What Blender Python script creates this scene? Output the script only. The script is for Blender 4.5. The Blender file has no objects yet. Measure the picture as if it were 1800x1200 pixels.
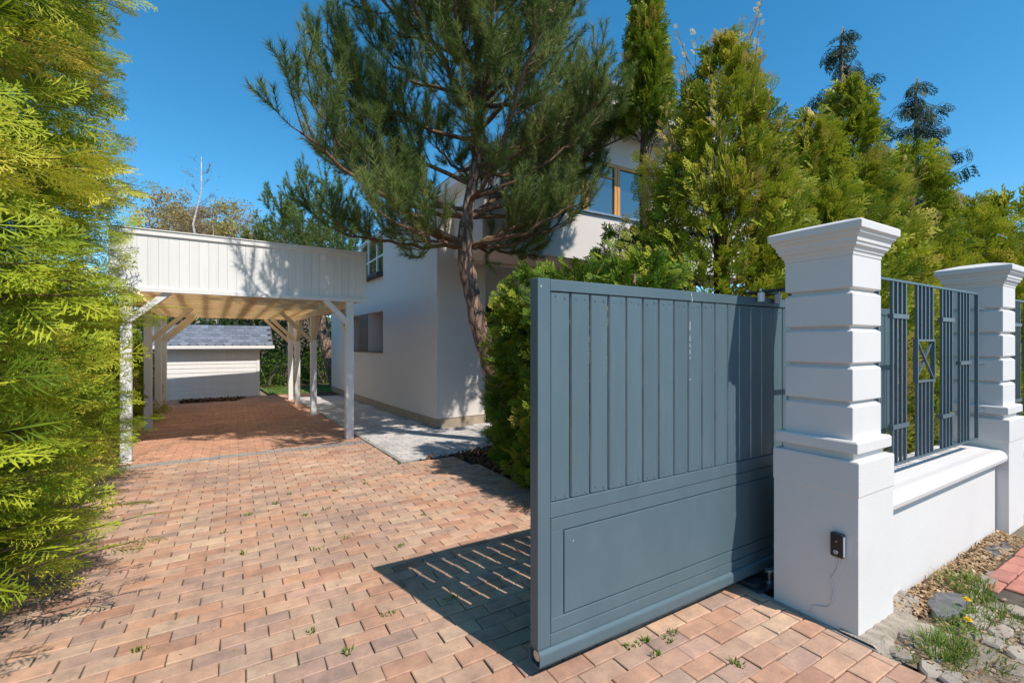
import bpy, math, random
import numpy as np
from mathutils import Vector, Matrix

random.seed(7)
RNG = np.random.default_rng(11)
scene = bpy.context.scene
C = scene.collection

# ------------------------------------------------------------------ camera
FPX, CXP, HYP, CAMH = 810.0, 900.0, 604.0, 1.5
YAW = math.atan(1345 / FPX)
FWD = np.array([math.cos(YAW), math.sin(YAW)])
RGT = np.array([math.sin(YAW), -math.cos(YAW)])
cam_d = bpy.data.cameras.new("camera")
cam = bpy.data.objects.new("camera", cam_d)
C.objects.link(cam)
cam.location = (0, 0, CAMH)
cam.rotation_euler = (math.pi / 2, 0, -(math.pi / 2 - YAW))
cam_d.sensor_width = 36
cam_d.lens = FPX / 1800 * 36
cam_d.shift_y = 4 / 1800
cam_d.clip_start = 0.05
cam_d.clip_end = 2000
scene.camera = cam

# ------------------------------------------------------------------ light
SUN_D = Vector((-0.36, 1.38, -1.80)).normalized()
world = bpy.data.worlds.new("World")
scene.world = world
world.use_nodes = True
wn = world.node_tree
wn.nodes.clear()
sky = wn.nodes.new("ShaderNodeTexSky")
sky.sky_type = 'NISHITA'
sky.sun_disc = False
sky.sun_elevation = math.radians(51.6)
sky.sun_rotation = math.radians(165.4)
sky.altitude = 300
sky.air_density = 1.0
sky.dust_density = 0.25
sky.ozone_density = 5.0
bg = wn.nodes.new("ShaderNodeBackground")
bg.inputs['Strength'].default_value = 0.13
wo = wn.nodes.new("ShaderNodeOutputWorld")
hsv = wn.nodes.new("ShaderNodeHueSaturation")
hsv.inputs['Hue'].default_value = 0.485
hsv.inputs['Saturation'].default_value = 1.26
hsv.inputs['Value'].default_value = 1.34
wn.links.new(sky.outputs[0], hsv.inputs['Color'])
wn.links.new(hsv.outputs[0], bg.inputs[0])
wn.links.new(bg.outputs[0], wo.inputs[0])
sun_d = bpy.data.lights.new("sun", 'SUN')
sun_d.energy = 5.0
sun_d.angle = math.radians(0.5)
sun_d.color = (1.0, 0.92, 0.82)
sun = bpy.data.objects.new("sun", sun_d)
C.objects.link(sun)
sun.rotation_euler = SUN_D.to_track_quat('-Z', 'Y').to_euler()
sun.location = (5, -20, 30)
scene.view_settings.view_transform = 'Standard'
scene.view_settings.look = 'None'
scene.view_settings.exposure = 0.12
scene.view_settings.gamma = 1.0
scene.view_settings.use_curve_mapping = False


def px_ground(px, py, z=0.0):
    d = FWD * FPX + RGT * (px - CXP)
    t = (CAMH - z) / (py - HYP)
    return (d[0] * t, d[1] * t, z)


def project(x, y, z):
    d = x * FWD[0] + y * FWD[1]
    l = x * RGT[0] + y * RGT[1]
    if d < 0.05:
        return (-9999, -9999, d)
    return (CXP + FPX * l / d, HYP - FPX * (z - CAMH) / d, d)


# ------------------------------------------------------------------ materials
def new_mat(name):
    m = bpy.data.materials.new(name)
    m.use_nodes = True
    nt = m.node_tree
    return m, nt, nt.nodes['Principled BSDF']


def nd(nt, typ, **kw):
    n = nt.nodes.new(typ)
    for k, v in kw.items():
        if k in n.inputs:
            n.inputs[k].default_value = v
        else:
            setattr(n, k, v)
    return n


def ramp(nt, stops, fac=None):
    r = nt.nodes.new('ShaderNodeValToRGB')
    el = r.color_ramp.elements
    while len(el) < len(stops):
        el.new(0.5)
    for e, (p, c) in zip(el, stops):
        e.position = p
        e.color = (c[0], c[1], c[2], 1)
    if fac is not None:
        nt.links.new(fac, r.inputs[0])
    return r


def mixc(nt, a, b, fac, typ='MIX'):
    m = nt.nodes.new('ShaderNodeMix')
    m.data_type = 'RGBA'
    m.blend_type = typ
    for sock, v in ((6, a), (7, b), (0, fac)):
        if isinstance(v, bpy.types.NodeSocket):
            nt.links.new(v, m.inputs[sock])
        elif sock == 0:
            m.inputs[0].default_value = v
        else:
            m.inputs[sock].default_value = (v[0], v[1], v[2], 1)
    return m.outputs[2]


def surface(name, col, rough=0.8, var=0.12, vscale=3.0, bump=0.15, bscale=120.0, bdist=0.004, dirt=None,
            dirt_amt=0.3, dirt_scale=2.0, stretch=(1, 1, 1), spec=0.5, metallic=0.0, objrand=0.0):
    m, nt, p = new_mat(name)
    tc = nd(nt, 'ShaderNodeNewGeometry')
    mp = nd(nt, 'ShaderNodeMapping')
    mp.inputs['Scale'].default_value = stretch
    nt.links.new(tc.outputs['Position'], mp.inputs['Vector'])
    n1 = nd(nt, 'ShaderNodeTexNoise', Scale=vscale, Detail=6.0, Roughness=0.6)
    nt.links.new(mp.outputs[0], n1.inputs['Vector'])
    lo = [max(0, c * (1 - var)) for c in col]
    hi = [min(1, c * (1 + var)) for c in col]
    r = ramp(nt, [(0.3, lo), (0.7, hi)], n1.outputs[0])
    out = r.outputs[0]
    if dirt:
        n3 = nd(nt, 'ShaderNodeTexNoise', Scale=dirt_scale, Detail=8.0, Roughness=0.7)
        nt.links.new(mp.outputs[0], n3.inputs['Vector'])
        r3 = ramp(nt, [(0.45, (0, 0, 0)), (0.75, (dirt_amt,) * 3)], n3.outputs[0])
        out = mixc(nt, out, dirt, r3.outputs[0])
    if objrand:
        oi = nd(nt, 'ShaderNodeObjectInfo')
        mr = nd(nt, 'ShaderNodeMapRange')
        mr.inputs['To Min'].default_value = 1 - objrand
        mr.inputs['To Max'].default_value = 1 + objrand
        nt.links.new(oi.outputs['Random'], mr.inputs['Value'])
        vm = nd(nt, 'ShaderNodeVectorMath', operation='SCALE')
        nt.links.new(out, vm.inputs[0])
        nt.links.new(mr.outputs[0], vm.inputs['Scale'])
        out = vm.outputs[0]
    nt.links.new(out, p.inputs['Base Color'])
    p.inputs['Roughness'].default_value = rough
    p.inputs['Specular IOR Level'].default_value = spec
    p.inputs['Metallic'].default_value = metallic
    if bump:
        n2 = nd(nt, 'ShaderNodeTexNoise', Scale=bscale, Detail=5.0, Roughness=0.65)
        nt.links.new(mp.outputs[0], n2.inputs['Vector'])
        b = nd(nt, 'ShaderNodeBump', Strength=bump, Distance=bdist)
        nt.links.new(n2.outputs[0], b.inputs['Height'])
        nt.links.new(b.outputs[0], p.inputs['Normal'])
    return m


def brick_mat(name, stops, attr):
    """concrete paver: colour per piece, blotches, dark pits, fine relief"""
    m, nt, p = new_mat(name)
    geo = nd(nt, 'ShaderNodeNewGeometry')
    if attr:
        a = nd(nt, 'ShaderNodeAttribute', attribute_name='tint')
        rnd = a.outputs['Fac']
    else:
        rnd = nd(nt, 'ShaderNodeObjectInfo').outputs['Random']
    r = ramp(nt, stops, rnd)
    n1 = nd(nt, 'ShaderNodeTexNoise', Scale=9.0, Detail=6.0, Roughness=0.65)
    nt.links.new(geo.outputs['Position'], n1.inputs['Vector'])
    k1 = ramp(nt, [(0.3, (0.72, 0.72, 0.74)), (0.7, (1.16, 1.12, 1.08))], n1.outputs[0])
    c = mixc(nt, r.outputs[0], k1.outputs[0], 1.0, 'MULTIPLY')
    n4 = nd(nt, 'ShaderNodeTexNoise', Scale=0.9, Detail=5.0, Roughness=0.6)
    nt.links.new(geo.outputs['Position'], n4.inputs['Vector'])
    k4 = ramp(nt, [(0.35, (0.80, 0.79, 0.80)), (0.65, (1.08, 1.06, 1.04))], n4.outputs[0])
    c = mixc(nt, c, k4.outputs[0], 1.0, 'MULTIPLY')
    n2 = nd(nt, 'ShaderNodeTexNoise', Scale=70.0, Detail=4.0, Roughness=0.8)
    nt.links.new(geo.outputs['Position'], n2.inputs['Vector'])
    k2 = ramp(nt, [(0.28, (0.45, 0.42, 0.4)), (0.42, (1, 1, 1))], n2.outputs[0])
    c = mixc(nt, c, k2.outputs[0], 0.8, 'MULTIPLY')
    n5 = nd(nt, 'ShaderNodeTexNoise', Scale=4.0, Detail=9.0, Roughness=0.75)
    nt.links.new(geo.outputs['Position'], n5.inputs['Vector'])
    k5 = ramp(nt, [(0.58, (0, 0, 0)), (0.72, (0.55, 0.55, 0.55))], n5.outputs[0])
    c = mixc(nt, c, (0.13, 0.105, 0.085), k5.outputs[0])
    nt.links.new(c, p.inputs['Base Color'])
    p.inputs['Roughness'].default_value = 0.88
    p.inputs['Specular IOR Level'].default_value = 0.3
    n3 = nd(nt, 'ShaderNodeTexNoise', Scale=160.0, Detail=6.0, Roughness=0.7)
    nt.links.new(geo.outputs['Position'], n3.inputs['Vector'])
    b = nd(nt, 'ShaderNodeBump', Strength=0.5, Distance=0.003)
    nt.links.new(n3.outputs[0], b.inputs['Height'])
    nt.links.new(b.outputs[0], p.inputs['Normal'])
    return m


def leaf_mat(name, stops, trans=0.35, rough=0.55, tcol=1.25):
    m, nt, p = new_mat(name)
    a = nd(nt, 'ShaderNodeAttribute', attribute_name='tint')
    r = ramp(nt, stops, a.outputs['Fac'])
    nt.links.new(r.outputs[0], p.inputs['Base Color'])
    p.inputs['Roughness'].default_value = rough
    p.inputs['Specular IOR Level'].default_value = 0.18
    t = nd(nt, 'ShaderNodeBsdfTranslucent')
    vm = nd(nt, 'ShaderNodeVectorMath', operation='SCALE')
    vm.inputs['Scale'].default_value = tcol
    nt.links.new(r.outputs[0], vm.inputs[0])
    nt.links.new(vm.outputs[0], t.inputs['Color'])
    mx = nd(nt, 'ShaderNodeMixShader')
    mx.inputs[0].default_value = trans
    nt.links.new(p.outputs[0], mx.inputs[1])
    nt.links.new(t.outputs[0], mx.inputs[2])
    nt.links.new(mx.outputs[0], nt.nodes['Material Output'].inputs[0])
    return m


def bark_mat(name, dark, light, scale=14.0, stretch=0.28, dist=0.02):
    m, nt, p = new_mat(name)
    geo = nd(nt, 'ShaderNodeNewGeometry')
    mp = nd(nt, 'ShaderNodeMapping')
    mp.inputs['Scale'].default_value = (1, 1, stretch)
    nt.links.new(geo.outputs['Position'], mp.inputs['Vector'])
    v = nd(nt, 'ShaderNodeTexVoronoi', feature='DISTANCE_TO_EDGE', Scale=scale)
    nz = nd(nt, 'ShaderNodeTexNoise', Scale=scale * 1.5, Detail=6.0, Roughness=0.7)
    nt.links.new(mp.outputs[0], nz.inputs['Vector'])
    dv = mixc(nt, mp.outputs[0], nz.outputs['Color'], 0.06)
    nt.links.new(dv, v.inputs['Vector'])
    k = ramp(nt, [(0.0, dark), (0.10, [0.5 * (a + b) for a, b in zip(dark, light)]), (0.4, light)], v.outputs['Distance'])
    k2 = ramp(nt, [(0.3, (0.6, 0.6, 0.6)), (0.7, (1.2, 1.15, 1.1))], nz.outputs[0])
    c = mixc(nt, k.outputs[0], k2.outputs[0], 1.0, 'MULTIPLY')
    nt.links.new(c, p.inputs['Base Color'])
    p.inputs['Roughness'].default_value = 0.9
    add = nd(nt, 'ShaderNodeMath', operation='ADD')
    mn = nd(nt, 'ShaderNodeMath', operation='MINIMUM')
    mn.inputs[1].default_value = 0.18
    nt.links.new(v.outputs['Distance'], mn.inputs[0])
    ml = nd(nt, 'ShaderNodeMath', operation='MULTIPLY')
    ml.inputs[1].default_value = 0.12
    nt.links.new(nz.outputs[0], ml.inputs[0])
    nt.links.new(mn.outputs[0], add.inputs[0])
    nt.links.new(ml.outputs[0], add.inputs[1])
    b = nd(nt, 'ShaderNodeBump', Strength=0.9, Distance=dist * 4)
    nt.links.new(add.outputs[0], b.inputs['Height'])
    nt.links.new(b.outputs[0], p.inputs['Normal'])
    return m


TAN = [(0.0, (0.40, 0.225, 0.155)), (0.14, (0.52, 0.315, 0.215)), (0.28, (0.50, 0.355, 0.26)), (0.40, (0.55, 0.36, 0.245)),
       (0.52, (0.44, 0.305, 0.235)), (0.64, (0.55, 0.315, 0.205)), (0.76, (0.57, 0.415, 0.295)), (0.88, (0.38, 0.265, 0.21)), (1.0, (0.53, 0.345, 0.26))]
RED = [(0.0, (0.46, 0.25, 0.165)), (0.3, (0.53, 0.29, 0.19)), (0.55, (0.48, 0.285, 0.20)), (0.8, (0.57, 0.33, 0.215)), (1.0, (0.43, 0.25, 0.18))]
M = {}
M['brick'] = brick_mat('paver_concrete', TAN, False)
M['brick_mass'] = brick_mat('paver_concrete_mass', TAN, True)
M['brick_red'] = brick_mat('paver_concrete_red', RED, True)
M['brick_grey'] = brick_mat('paver_concrete_grey', [(0, (0.26, 0.25, 0.24)), (1, (0.34, 0.33, 0.31))], True)
M['path'] = brick_mat('path_concrete', [(0, (0.52, 0.51, 0.50)), (0.5, (0.58, 0.57, 0.555)), (1, (0.47, 0.465, 0.46))], False)
M['path_mass'] = brick_mat('path_concrete_mass', [(0, (0.52, 0.51, 0.50)), (0.5, (0.58, 0.57, 0.555)), (1, (0.47, 0.465, 0.46))], True)
M['clinker'] = brick_mat('red_clinker', [(0, (0.42, 0.17, 0.13)), (0.5, (0.50, 0.22, 0.165)), (1, (0.45, 0.20, 0.16))], False)
M['cobble'] = brick_mat('cobble_granite', [(0, (0.27, 0.235, 0.19)), (0.5, (0.40, 0.36, 0.305)), (1, (0.33, 0.285, 0.23))], False)
M['sand'] = surface('joint_sand', (0.085, 0.068, 0.052), 0.95, 0.4, 12, 0.6, 200, 0.006)
M['soil'] = surface('dry_soil', (0.26, 0.20, 0.14), 0.95, 0.45, 6, 0.8, 60, 0.02, dirt=(0.12, 0.10, 0.04), dirt_amt=0.7, dirt_scale=7)
M['ground'] = surface('earth_ground', (0.20, 0.17, 0.12), 0.95, 0.35, 1.2, 0.6, 30, 0.02)
M['lawn'] = surface('lawn_ground', (0.09, 0.15, 0.025), 0.95, 0.35, 3, 0.7, 60, 0.03)
M['mulch'] = surface('bark_mulch', (0.10, 0.05, 0.03), 0.95, 0.5, 20, 0.8, 90, 0.02)
M['kerb'] = surface('kerb_concrete', (0.30, 0.28, 0.25), 0.9, 0.25, 8, 0.4, 150, 0.003)
M['plaster'] = surface('white_plaster', (0.655, 0.625, 0.60), 0.85, 0.035, 1.6, 0.35, 140, 0.006, dirt=(0.55, 0.52, 0.48), dirt_amt=0.16, dirt_scale=1.3, spec=0.25)
M['stone_paint'] = surface('white_masonry_paint', (0.66, 0.63, 0.61), 0.6, 0.03, 2.5, 0.22, 90, 0.004, dirt=(0.60, 0.57, 0.52), dirt_amt=0.16, dirt_scale=3, spec=0.35)
M['house'] = surface('house_plaster', (0.66, 0.61, 0.575), 0.9, 0.03, 0.8, 0.3, 160, 0.005, dirt=(0.52, 0.50, 0.47), dirt_amt=0.14, dirt_scale=0.7, spec=0.2)
M['plinth'] = surface('plinth_stone', (0.36, 0.29, 0.22), 0.9, 0.2, 8, 0.4, 120, 0.004)
M['gate'] = surface('gate_blue_grey_paint', (0.082, 0.126, 0.148), 0.40, 0.04, 2.0, 0.05, 60, 0.002, dirt=(0.15, 0.19, 0.21), dirt_amt=0.16, dirt_scale=4, stretch=(2, 2, 1.0), spec=0.35)
M['fence'] = surface('fence_blue_grey_paint', (0.088, 0.122, 0.148), 0.38, 0.08, 20, 0.06, 90, 0.002, spec=0.5)
M['board'] = surface('gate_board_paint', (0.080, 0.124, 0.147), 0.40, 0.05, 3.0, 0.08, 40, 0.002, dirt=(0.16, 0.20, 0.22), dirt_amt=0.16, dirt_scale=4, stretch=(4, 4, 0.6), spec=0.35, objrand=0.05)
M['bounce_edge'] = surface('painted_bounce_edge', (0.42, 0.46, 0.47), 0.6, 0.25, 12, 0.1, 60, 0.002, stretch=(1, 1, .4))  # pale colour paints the light bounced into the gaps between gate boards
M['white_wood'] = surface('white_painted_wood', (0.74, 0.735, 0.73), 0.55, 0.03, 5, 0.12, 40, 0.002, dirt=(0.58, 0.57, 0.55), dirt_amt=0.12, dirt_scale=3, stretch=(5, 5, 0.5), objrand=0.03)
M['pale_wood'] = surface('pale_stained_wood', (0.72, 0.60, 0.45), 0.6, 0.12, 6, 0.2, 50, 0.002, objrand=0.06)
M['oak'] = surface('varnished_window_wood', (0.58, 0.27, 0.075), 0.4, 0.22, 10, 0.15, 60, 0.002, stretch=(5, 5, 0.4))
M['brown_wood'] = surface('dark_brown_wood', (0.10, 0.05, 0.032), 0.5, 0.2, 10, 0.2, 60, 0.002, stretch=(5, 5, 0.4))
M['steel'] = surface('galvanised_steel', (0.55, 0.56, 0.57), 0.35, 0.15, 25, 0.1, 100, 0.002, metallic=0.9)
M['dark_steel'] = surface('dark_bracket_steel', (0.05, 0.06, 0.07), 0.45, 0.2, 25, 0.15, 100, 0.002, metallic=0.3)
M['black'] = surface('black_plastic', (0.012, 0.013, 0.015), 0.28, 0.1, 30, 0.05, 200, 0.001)
M['grey_plastic'] = surface('grey_plastic', (0.35, 0.36, 0.38), 0.4, 0.05, 30, 0.0)
M['wire'] = surface('white_cable', (0.62, 0.60, 0.58), 0.5, 0.05, 30, 0.0)
M['nylon'] = surface('white_nylon_roller', (0.72, 0.74, 0.76), 0.35, 0.05, 30, 0.0)
M['gutter'] = surface('zinc_gutter', (0.30, 0.34, 0.38), 0.35, 0.1, 6, 0.05, 100, 0.002, metallic=0.5)
M['shingle'] = surface('grey_shingle', (0.15, 0.17, 0.205), 0.8, 0.2, 15, 0.4, 300, 0.003, objrand=0.25)
M['roofdark'] = surface('dark_roofing', (0.06, 0.06, 0.065), 0.8, 0.2, 8, 0.3, 90, 0.004)
M['stone_dark'] = surface('dark_slate', (0.10, 0.10, 0.105), 0.8, 0.2, 18, 0.4, 150, 0.003, dirt=(0.3, 0.28, 0.25), dirt_amt=0.4, dirt_scale=9)
M['bark_pine'] = bark_mat('pine_bark', (0.07, 0.042, 0.03), (0.44, 0.295, 0.225), 16, 0.3, 0.016)
M['bark_limb'] = bark_mat('pine_limb_bark', (0.10, 0.055, 0.032), (0.30, 0.175, 0.105), 34, 0.5, 0.006)
M['bark_thuja'] = bark_mat('thuja_bark', (0.06, 0.035, 0.022), (0.24, 0.145, 0.095), 24, 0.15, 0.008)
M['bark_birch'] = bark_mat('birch_bark', (0.35, 0.32, 0.30), (0.74, 0.71, 0.68), 3, 3.0, 0.004)
M['bark_grey'] = bark_mat('grey_twig_bark', (0.13, 0.10, 0.08), (0.28, 0.22, 0.18), 12, 0.5, 0.006)
M['cone'] = surface('pine_cone', (0.22, 0.115, 0.06), 0.8, 0.4, 60, 0.6, 150, 0.01)
M['thuja_gold'] = leaf_mat('golden_thuja_leaf', [(0, (0.040, 0.090, 0.008)), (0.3, (0.14, 0.215, 0.014)), (0.55, (0.34, 0.41, 0.026)), (0.8, (0.58, 0.56, 0.055)), (1.0, (0.68, 0.50, 0.12))], 0.27)
M['thuja_green'] = leaf_mat('green_thuja_leaf', [(0, (0.020, 0.055, 0.007)), (0.35, (0.065, 0.13, 0.011)), (0.65, (0.19, 0.265, 0.020)), (0.88, (0.38, 0.40, 0.042)), (1.0, (0.50, 0.36, 0.11))], 0.22)
M['thuja_bronze'] = leaf_mat('bronze_thuja_leaf', [(0, (0.026, 0.065, 0.007)), (0.3, (0.105, 0.165, 0.012)), (0.6, (0.29, 0.325, 0.022)), (0.85, (0.50, 0.45, 0.050)), (1.0, (0.58, 0.42, 0.14))], 0.24)
M['cypress'] = leaf_mat('blue_green_cypress_leaf', [(0, (0.015, 0.035, 0.018)), (0.6, (0.035, 0.065, 0.032)), (1.0, (0.09, 0.11, 0.05))], 0.2)
M['needle'] = leaf_mat('pine_needle', [(0, (0.040, 0.08, 0.016)), (0.35, (0.12, 0.185, 0.042)), (0.7, (0.26, 0.315, 0.085)), (1.0, (0.42, 0.43, 0.16))], 0.3, 0.42)
M['needle_far'] = leaf_mat('bright_pine_needle', [(0, (0.045, 0.085, 0.02)), (0.5, (0.11, 0.165, 0.035)), (1.0, (0.22, 0.27, 0.07))], 0.25)
M['laurel'] = leaf_mat('laurel_leaf', [(0, (0.025, 0.06, 0.010)), (0.6, (0.07, 0.13, 0.015)), (1.0, (0.20, 0.27, 0.03))], 0.3, 0.65)
M['budding'] = leaf_mat('spring_bud_leaf', [(0, (0.30, 0.19, 0.10)), (0.4, (0.42, 0.30, 0.14)), (0.75, (0.42, 0.38, 0.10)), (1.0, (0.32, 0.36, 0.08))], 0.4)
M['grass'] = leaf_mat('grass_blade', [(0, (0.08, 0.14, 0.015)), (0.6, (0.15, 0.24, 0.03)), (1.0, (0.34, 0.33, 0.13))], 0.35)
M['chip'] = leaf_mat('bark_chip', [(0, (0.06, 0.03, 0.018)), (0.6, (0.17, 0.085, 0.045)), (1.0, (0.32, 0.19, 0.11))], 0.02, 0.9)
M['litter'] = leaf_mat('dry_leaf_litter', [(0, (0.20, 0.11, 0.05)), (0.5, (0.42, 0.28, 0.16)), (1.0, (0.58, 0.45, 0.30))], 0.15, 0.9)
M['dandelion'] = leaf_mat('dandelion_petal', [(0, (0.75, 0.52, 0.02)), (1.0, (0.85, 0.65, 0.04))], 0.2)


def glass_mat():
    m, nt, p = new_mat('window_glass')
    p.inputs['Base Color'].default_value = (0.02, 0.025, 0.03, 1)
    p.inputs['Roughness'].default_value = 0.03
    p.inputs['Specular IOR Level'].default_value = 1.0
    p.inputs['Coat Weight'].default_value = 1.0
    p.inputs['Coat IOR'].default_value = 2.2
    p.inputs['Coat Roughness'].default_value = 0.02
    return m


def sheet_mat():
    m, nt, p = new_mat('amber_roof_sheet')
    p.inputs['Base Color'].default_value = (0.62, 0.46, 0.30, 1)
    p.inputs['Roughness'].default_value = 0.5
    t = nd(nt, 'ShaderNodeBsdfTranslucent')
    t.inputs['Color'].default_value = (1.0, 0.76, 0.42, 1)
    mx = nd(nt, 'ShaderNodeMixShader')
    mx.inputs[0].default_value = 0.95
    nt.links.new(p.outputs[0], mx.inputs[1])
    nt.links.new(t.outputs[0], mx.inputs[2])
    nt.links.new(mx.outputs[0], nt.nodes['Material Output'].inputs[0])
    return m


M['glass'] = glass_mat()
M['amber_sheet'] = sheet_mat()


# ------------------------------------------------------------------ mesh helpers
class Geo:
    def __init__(self):
        self.v = []
        self.n = 0
        self.f = []
        self.t = []

    def add(self, verts, faces, tint=0.5):
        verts = np.asarray(verts, dtype=np.float64).reshape(-1, 3)
        faces = [np.asarray(f, dtype=np.int64) + self.n for f in faces]
        self.v.append(verts)
        self.f += [f.reshape(-1, f.shape[-1]) for f in faces]
        self.t.append(np.broadcast_to(np.asarray(tint, dtype=np.float64), (len(verts),)))
        self.n += len(verts)
        return self

    def box(self, x0, x1, y0, y1, z0, z1, tint=0.5):
        v = [(x0, y0, z0), (x1, y0, z0), (x1, y1, z0), (x0, y1, z0), (x0, y0, z1), (x1, y0, z1), (x1, y1, z1), (x0, y1, z1)]
        return self.add(v, [[(0, 3, 2, 1), (4, 5, 6, 7), (0, 1, 5, 4), (1, 2, 6, 5), (2, 3, 7, 6), (3, 0, 4, 7)]], tint)

    def beam(self, p0, p1, w, h, up=(0, 0, 1), ext=0.0):
        """box beam from p0 to p1, w across, h along up"""
        p0, p1 = Vector(p0), Vector(p1)
        d = (p1 - p0).normalized()
        p0 = p0 - d * ext
        p1 = p1 + d * ext
        s = d.cross(Vector(up))
        if s.length < 1e-5:
            s = d.cross(Vector((1, 0, 0)))
        s.normalize()
        u = s.cross(d).normalized()
        v = []
        for p in (p0, p1):
            for a, b in ((-1, -1), (1, -1), (1, 1), (-1, 1)):
                v.append(p + s * (a * w / 2) + u * (b * h / 2))
        return self.add([tuple(q) for q in v], [[(0, 1, 2, 3), (7, 6, 5, 4), (0, 4, 5, 1), (1, 5, 6, 2), (2, 6, 7, 3), (3, 7, 4, 0)]])

    def prism(self, poly, z0, z1, tint=0.5):
        n = len(poly)
        v = [(x, y, z0) for x, y in poly] + [(x, y, z1) for x, y in poly]
        side = [(i, (i + 1) % n, n + (i + 1) % n, n + i) for i in range(n)]
        return self.add(v, [side, [tuple(range(n, 2 * n))], [tuple(range(n - 1, -1, -1))]], tint)

    def extrude_x(self, prof, x0, x1):
        """closed profile of (y, z) run along x"""
        n = len(prof)
        v = [(x0, y, z) for y, z in prof] + [(x1, y, z) for y, z in prof]
        side = [(i, n + i, n + (i + 1) % n, (i + 1) % n) for i in range(n)]
        return self.add(v, [side, [tuple(range(n))], [tuple(range(2 * n - 1, n - 1, -1))]])

    def loft_rect(self, x0, x1, y0, y1, prof, point=False):
        """stack of rectangles: prof = [(offset, z)...]"""
        v = []
        for o, z in prof:
            v += [(x0 - o, y0 - o, z), (x1 + o, y0 - o, z), (x1 + o, y1 + o, z), (x0 - o, y1 + o, z)]
        n = len(prof)
        f = []
        for i in range(n - 1):
            for k in range(4):
                a, b = i * 4 + k, i * 4 + (k + 1) % 4
                f.append((a, b, b + 4, a + 4))
        f.append((3, 2, 1, 0))
        f.append(tuple(4 * (n - 1) + k for k in range(4)))
        return self.add(v, [f])

    def cyl(self, p0, p1, r0, r1=None, n=10, tint=0.5):
        return self.tube([p0, p1], [r0, r0 if r1 is None else r1], n, tint)

    def tube(self, pts, rad, n=8, tint=0.5, cap=True):
        pts = [Vector(p) for p in pts]
        rings = []
        d0 = (pts[1] - pts[0]).normalized()
        s = d0.orthogonal().normalized()
        for i, p in enumerate(pts):
            if i == 0:
                d = pts[1] - pts[0]
            elif i == len(pts) - 1:
                d = pts[-1] - pts[-2]
            else:
                d = pts[i + 1] - pts[i - 1]
            d.normalize()
            s = (s - d * s.dot(d))
            if s.length < 1e-6:
                s = d.orthogonal()
            s.normalize()
            u = d.cross(s)
            r = rad[i]
            for k in range(n):
                a = 2 * math.pi * k / n
                rings.append(tuple(p + s * (r * math.cos(a)) + u * (r * math.sin(a))))
        f = []
        for i in range(len(pts) - 1):
            for k in range(n):
                a, b = i * n + k, i * n + (k + 1) % n
                f.append((a, b, b + n, a + n))
        fl = [f]
        if cap:
            fl.append([tuple(range(n - 1, -1, -1))])
            fl.append([tuple((len(pts) - 1) * n + k for k in range(n))])
        return self.add(rings, fl, tint)

    def mesh(self, name, smooth=False):
        v = np.concatenate(self.v) if self.v else np.zeros((0, 3))
        me = bpy.data.meshes.new(name)
        me.vertices.add(len(v))
        me.vertices.foreach_set('co', v.astype(np.float32).ravel())
        loops = np.concatenate([f.ravel() for f in self.f])
        tot = np.concatenate([np.full(len(f), f.shape[1]) for f in self.f])
        start = np.concatenate([[0], np.cumsum(tot)[:-1]])
        me.loops.add(len(loops))
        me.loops.foreach_set('vertex_index', loops.astype(np.int32))
        me.polygons.add(len(tot))
        me.polygons.foreach_set('loop_start', start.astype(np.int32))
        me.update(calc_edges=True)
        a = me.attributes.new('tint', 'FLOAT', 'POINT')
        a.data.foreach_set('value', np.concatenate(self.t).astype(np.float32))
        me.polygons.foreach_set('use_smooth', np.full(len(tot), bool(smooth)))
        return me

    def build(self, name, mat, parent=None, smooth=False, bevel=0.0, seg=2, loc=None):
        me = self.mesh(name, smooth)
        me.materials.append(mat)
        return place(name, me, parent, bevel, seg, loc)


def place(name, me, parent=None, bevel=0.0, seg=2, loc=None):
    o = bpy.data.objects.new(name, me)
    C.objects.link(o)
    if parent is not None:
        o.parent = parent
    if loc is not None:
        o.location = loc
    if bevel:
        b = o.modifiers.new('bevel', 'BEVEL')
        b.width = bevel
        b.segments = seg
        b.limit_method = 'ANGLE'
        b.angle_limit = math.radians(35)
        b.harden_normals = False
    return o


def tag(o, label=None, cat=None, group=None, kind=None):
    if label:
        o['label'] = label
    if cat:
        o['category'] = cat
    if group:
        o['group'] = group
    if kind:
        o['kind'] = kind
    return o


def thing(name, label, cat, group=None, loc=(0, 0, 0), rz=0.0):
    o = bpy.data.objects.new(name, None)
    C.objects.link(o)
    o.location = loc
    o.rotation_euler = (0, 0, rz)
    o.empty_display_size = 0.2
    return tag(o, label, cat, group)


def copy_tree(o, parent=None):
    c = o.copy()
    C.objects.link(c)
    c.parent = parent
    for ch in list(o.children):
        copy_tree(ch, c)
    return c


# ================================================================== GROUND
def sheet(name, poly, z, mat, kind='structure', parent=None):
    g = Geo()
    g.add([(x, y, z) for x, y in poly], [[tuple(range(len(poly)))]])
    o = g.build(name, mat, parent)
    if parent is None:
        tag(o, kind=kind)
    return o


sheet('ground', [(-400, -400), (400, -400), (400, 400), (-400, 400)], -0.06, M['ground'])
BED = -0.012


def edge_x(y):
    """right edge of the drive beside the grey path"""
    return 1.83 - 0.048 * (y - 5.7)


drive = sheet('driveway', [(-2.6, -1.2), (2.69, -1.2), (2.69, 1.75), (2.62, 2.6), (2.60, 5.15), (2.52, 5.62), (1.80, 5.74), (edge_x(15.2), 15.2), (-2.6, 15.2)], BED, M['sand'])

PW, PH = 0.2155, 0.1035     # paver pitch along x and y


def paver_mesh(name, w, h, mat, jit=0.002, seed=0, cham=0.004, t=0.035):
    rr = np.random.default_rng(seed)
    g = Geo()
    paver_into(g, 0, 0, 0, w, h, rr, jit, cham, t, 0.5)
    me = g.mesh(name)
    me.materials.append(mat)
    return me


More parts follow.
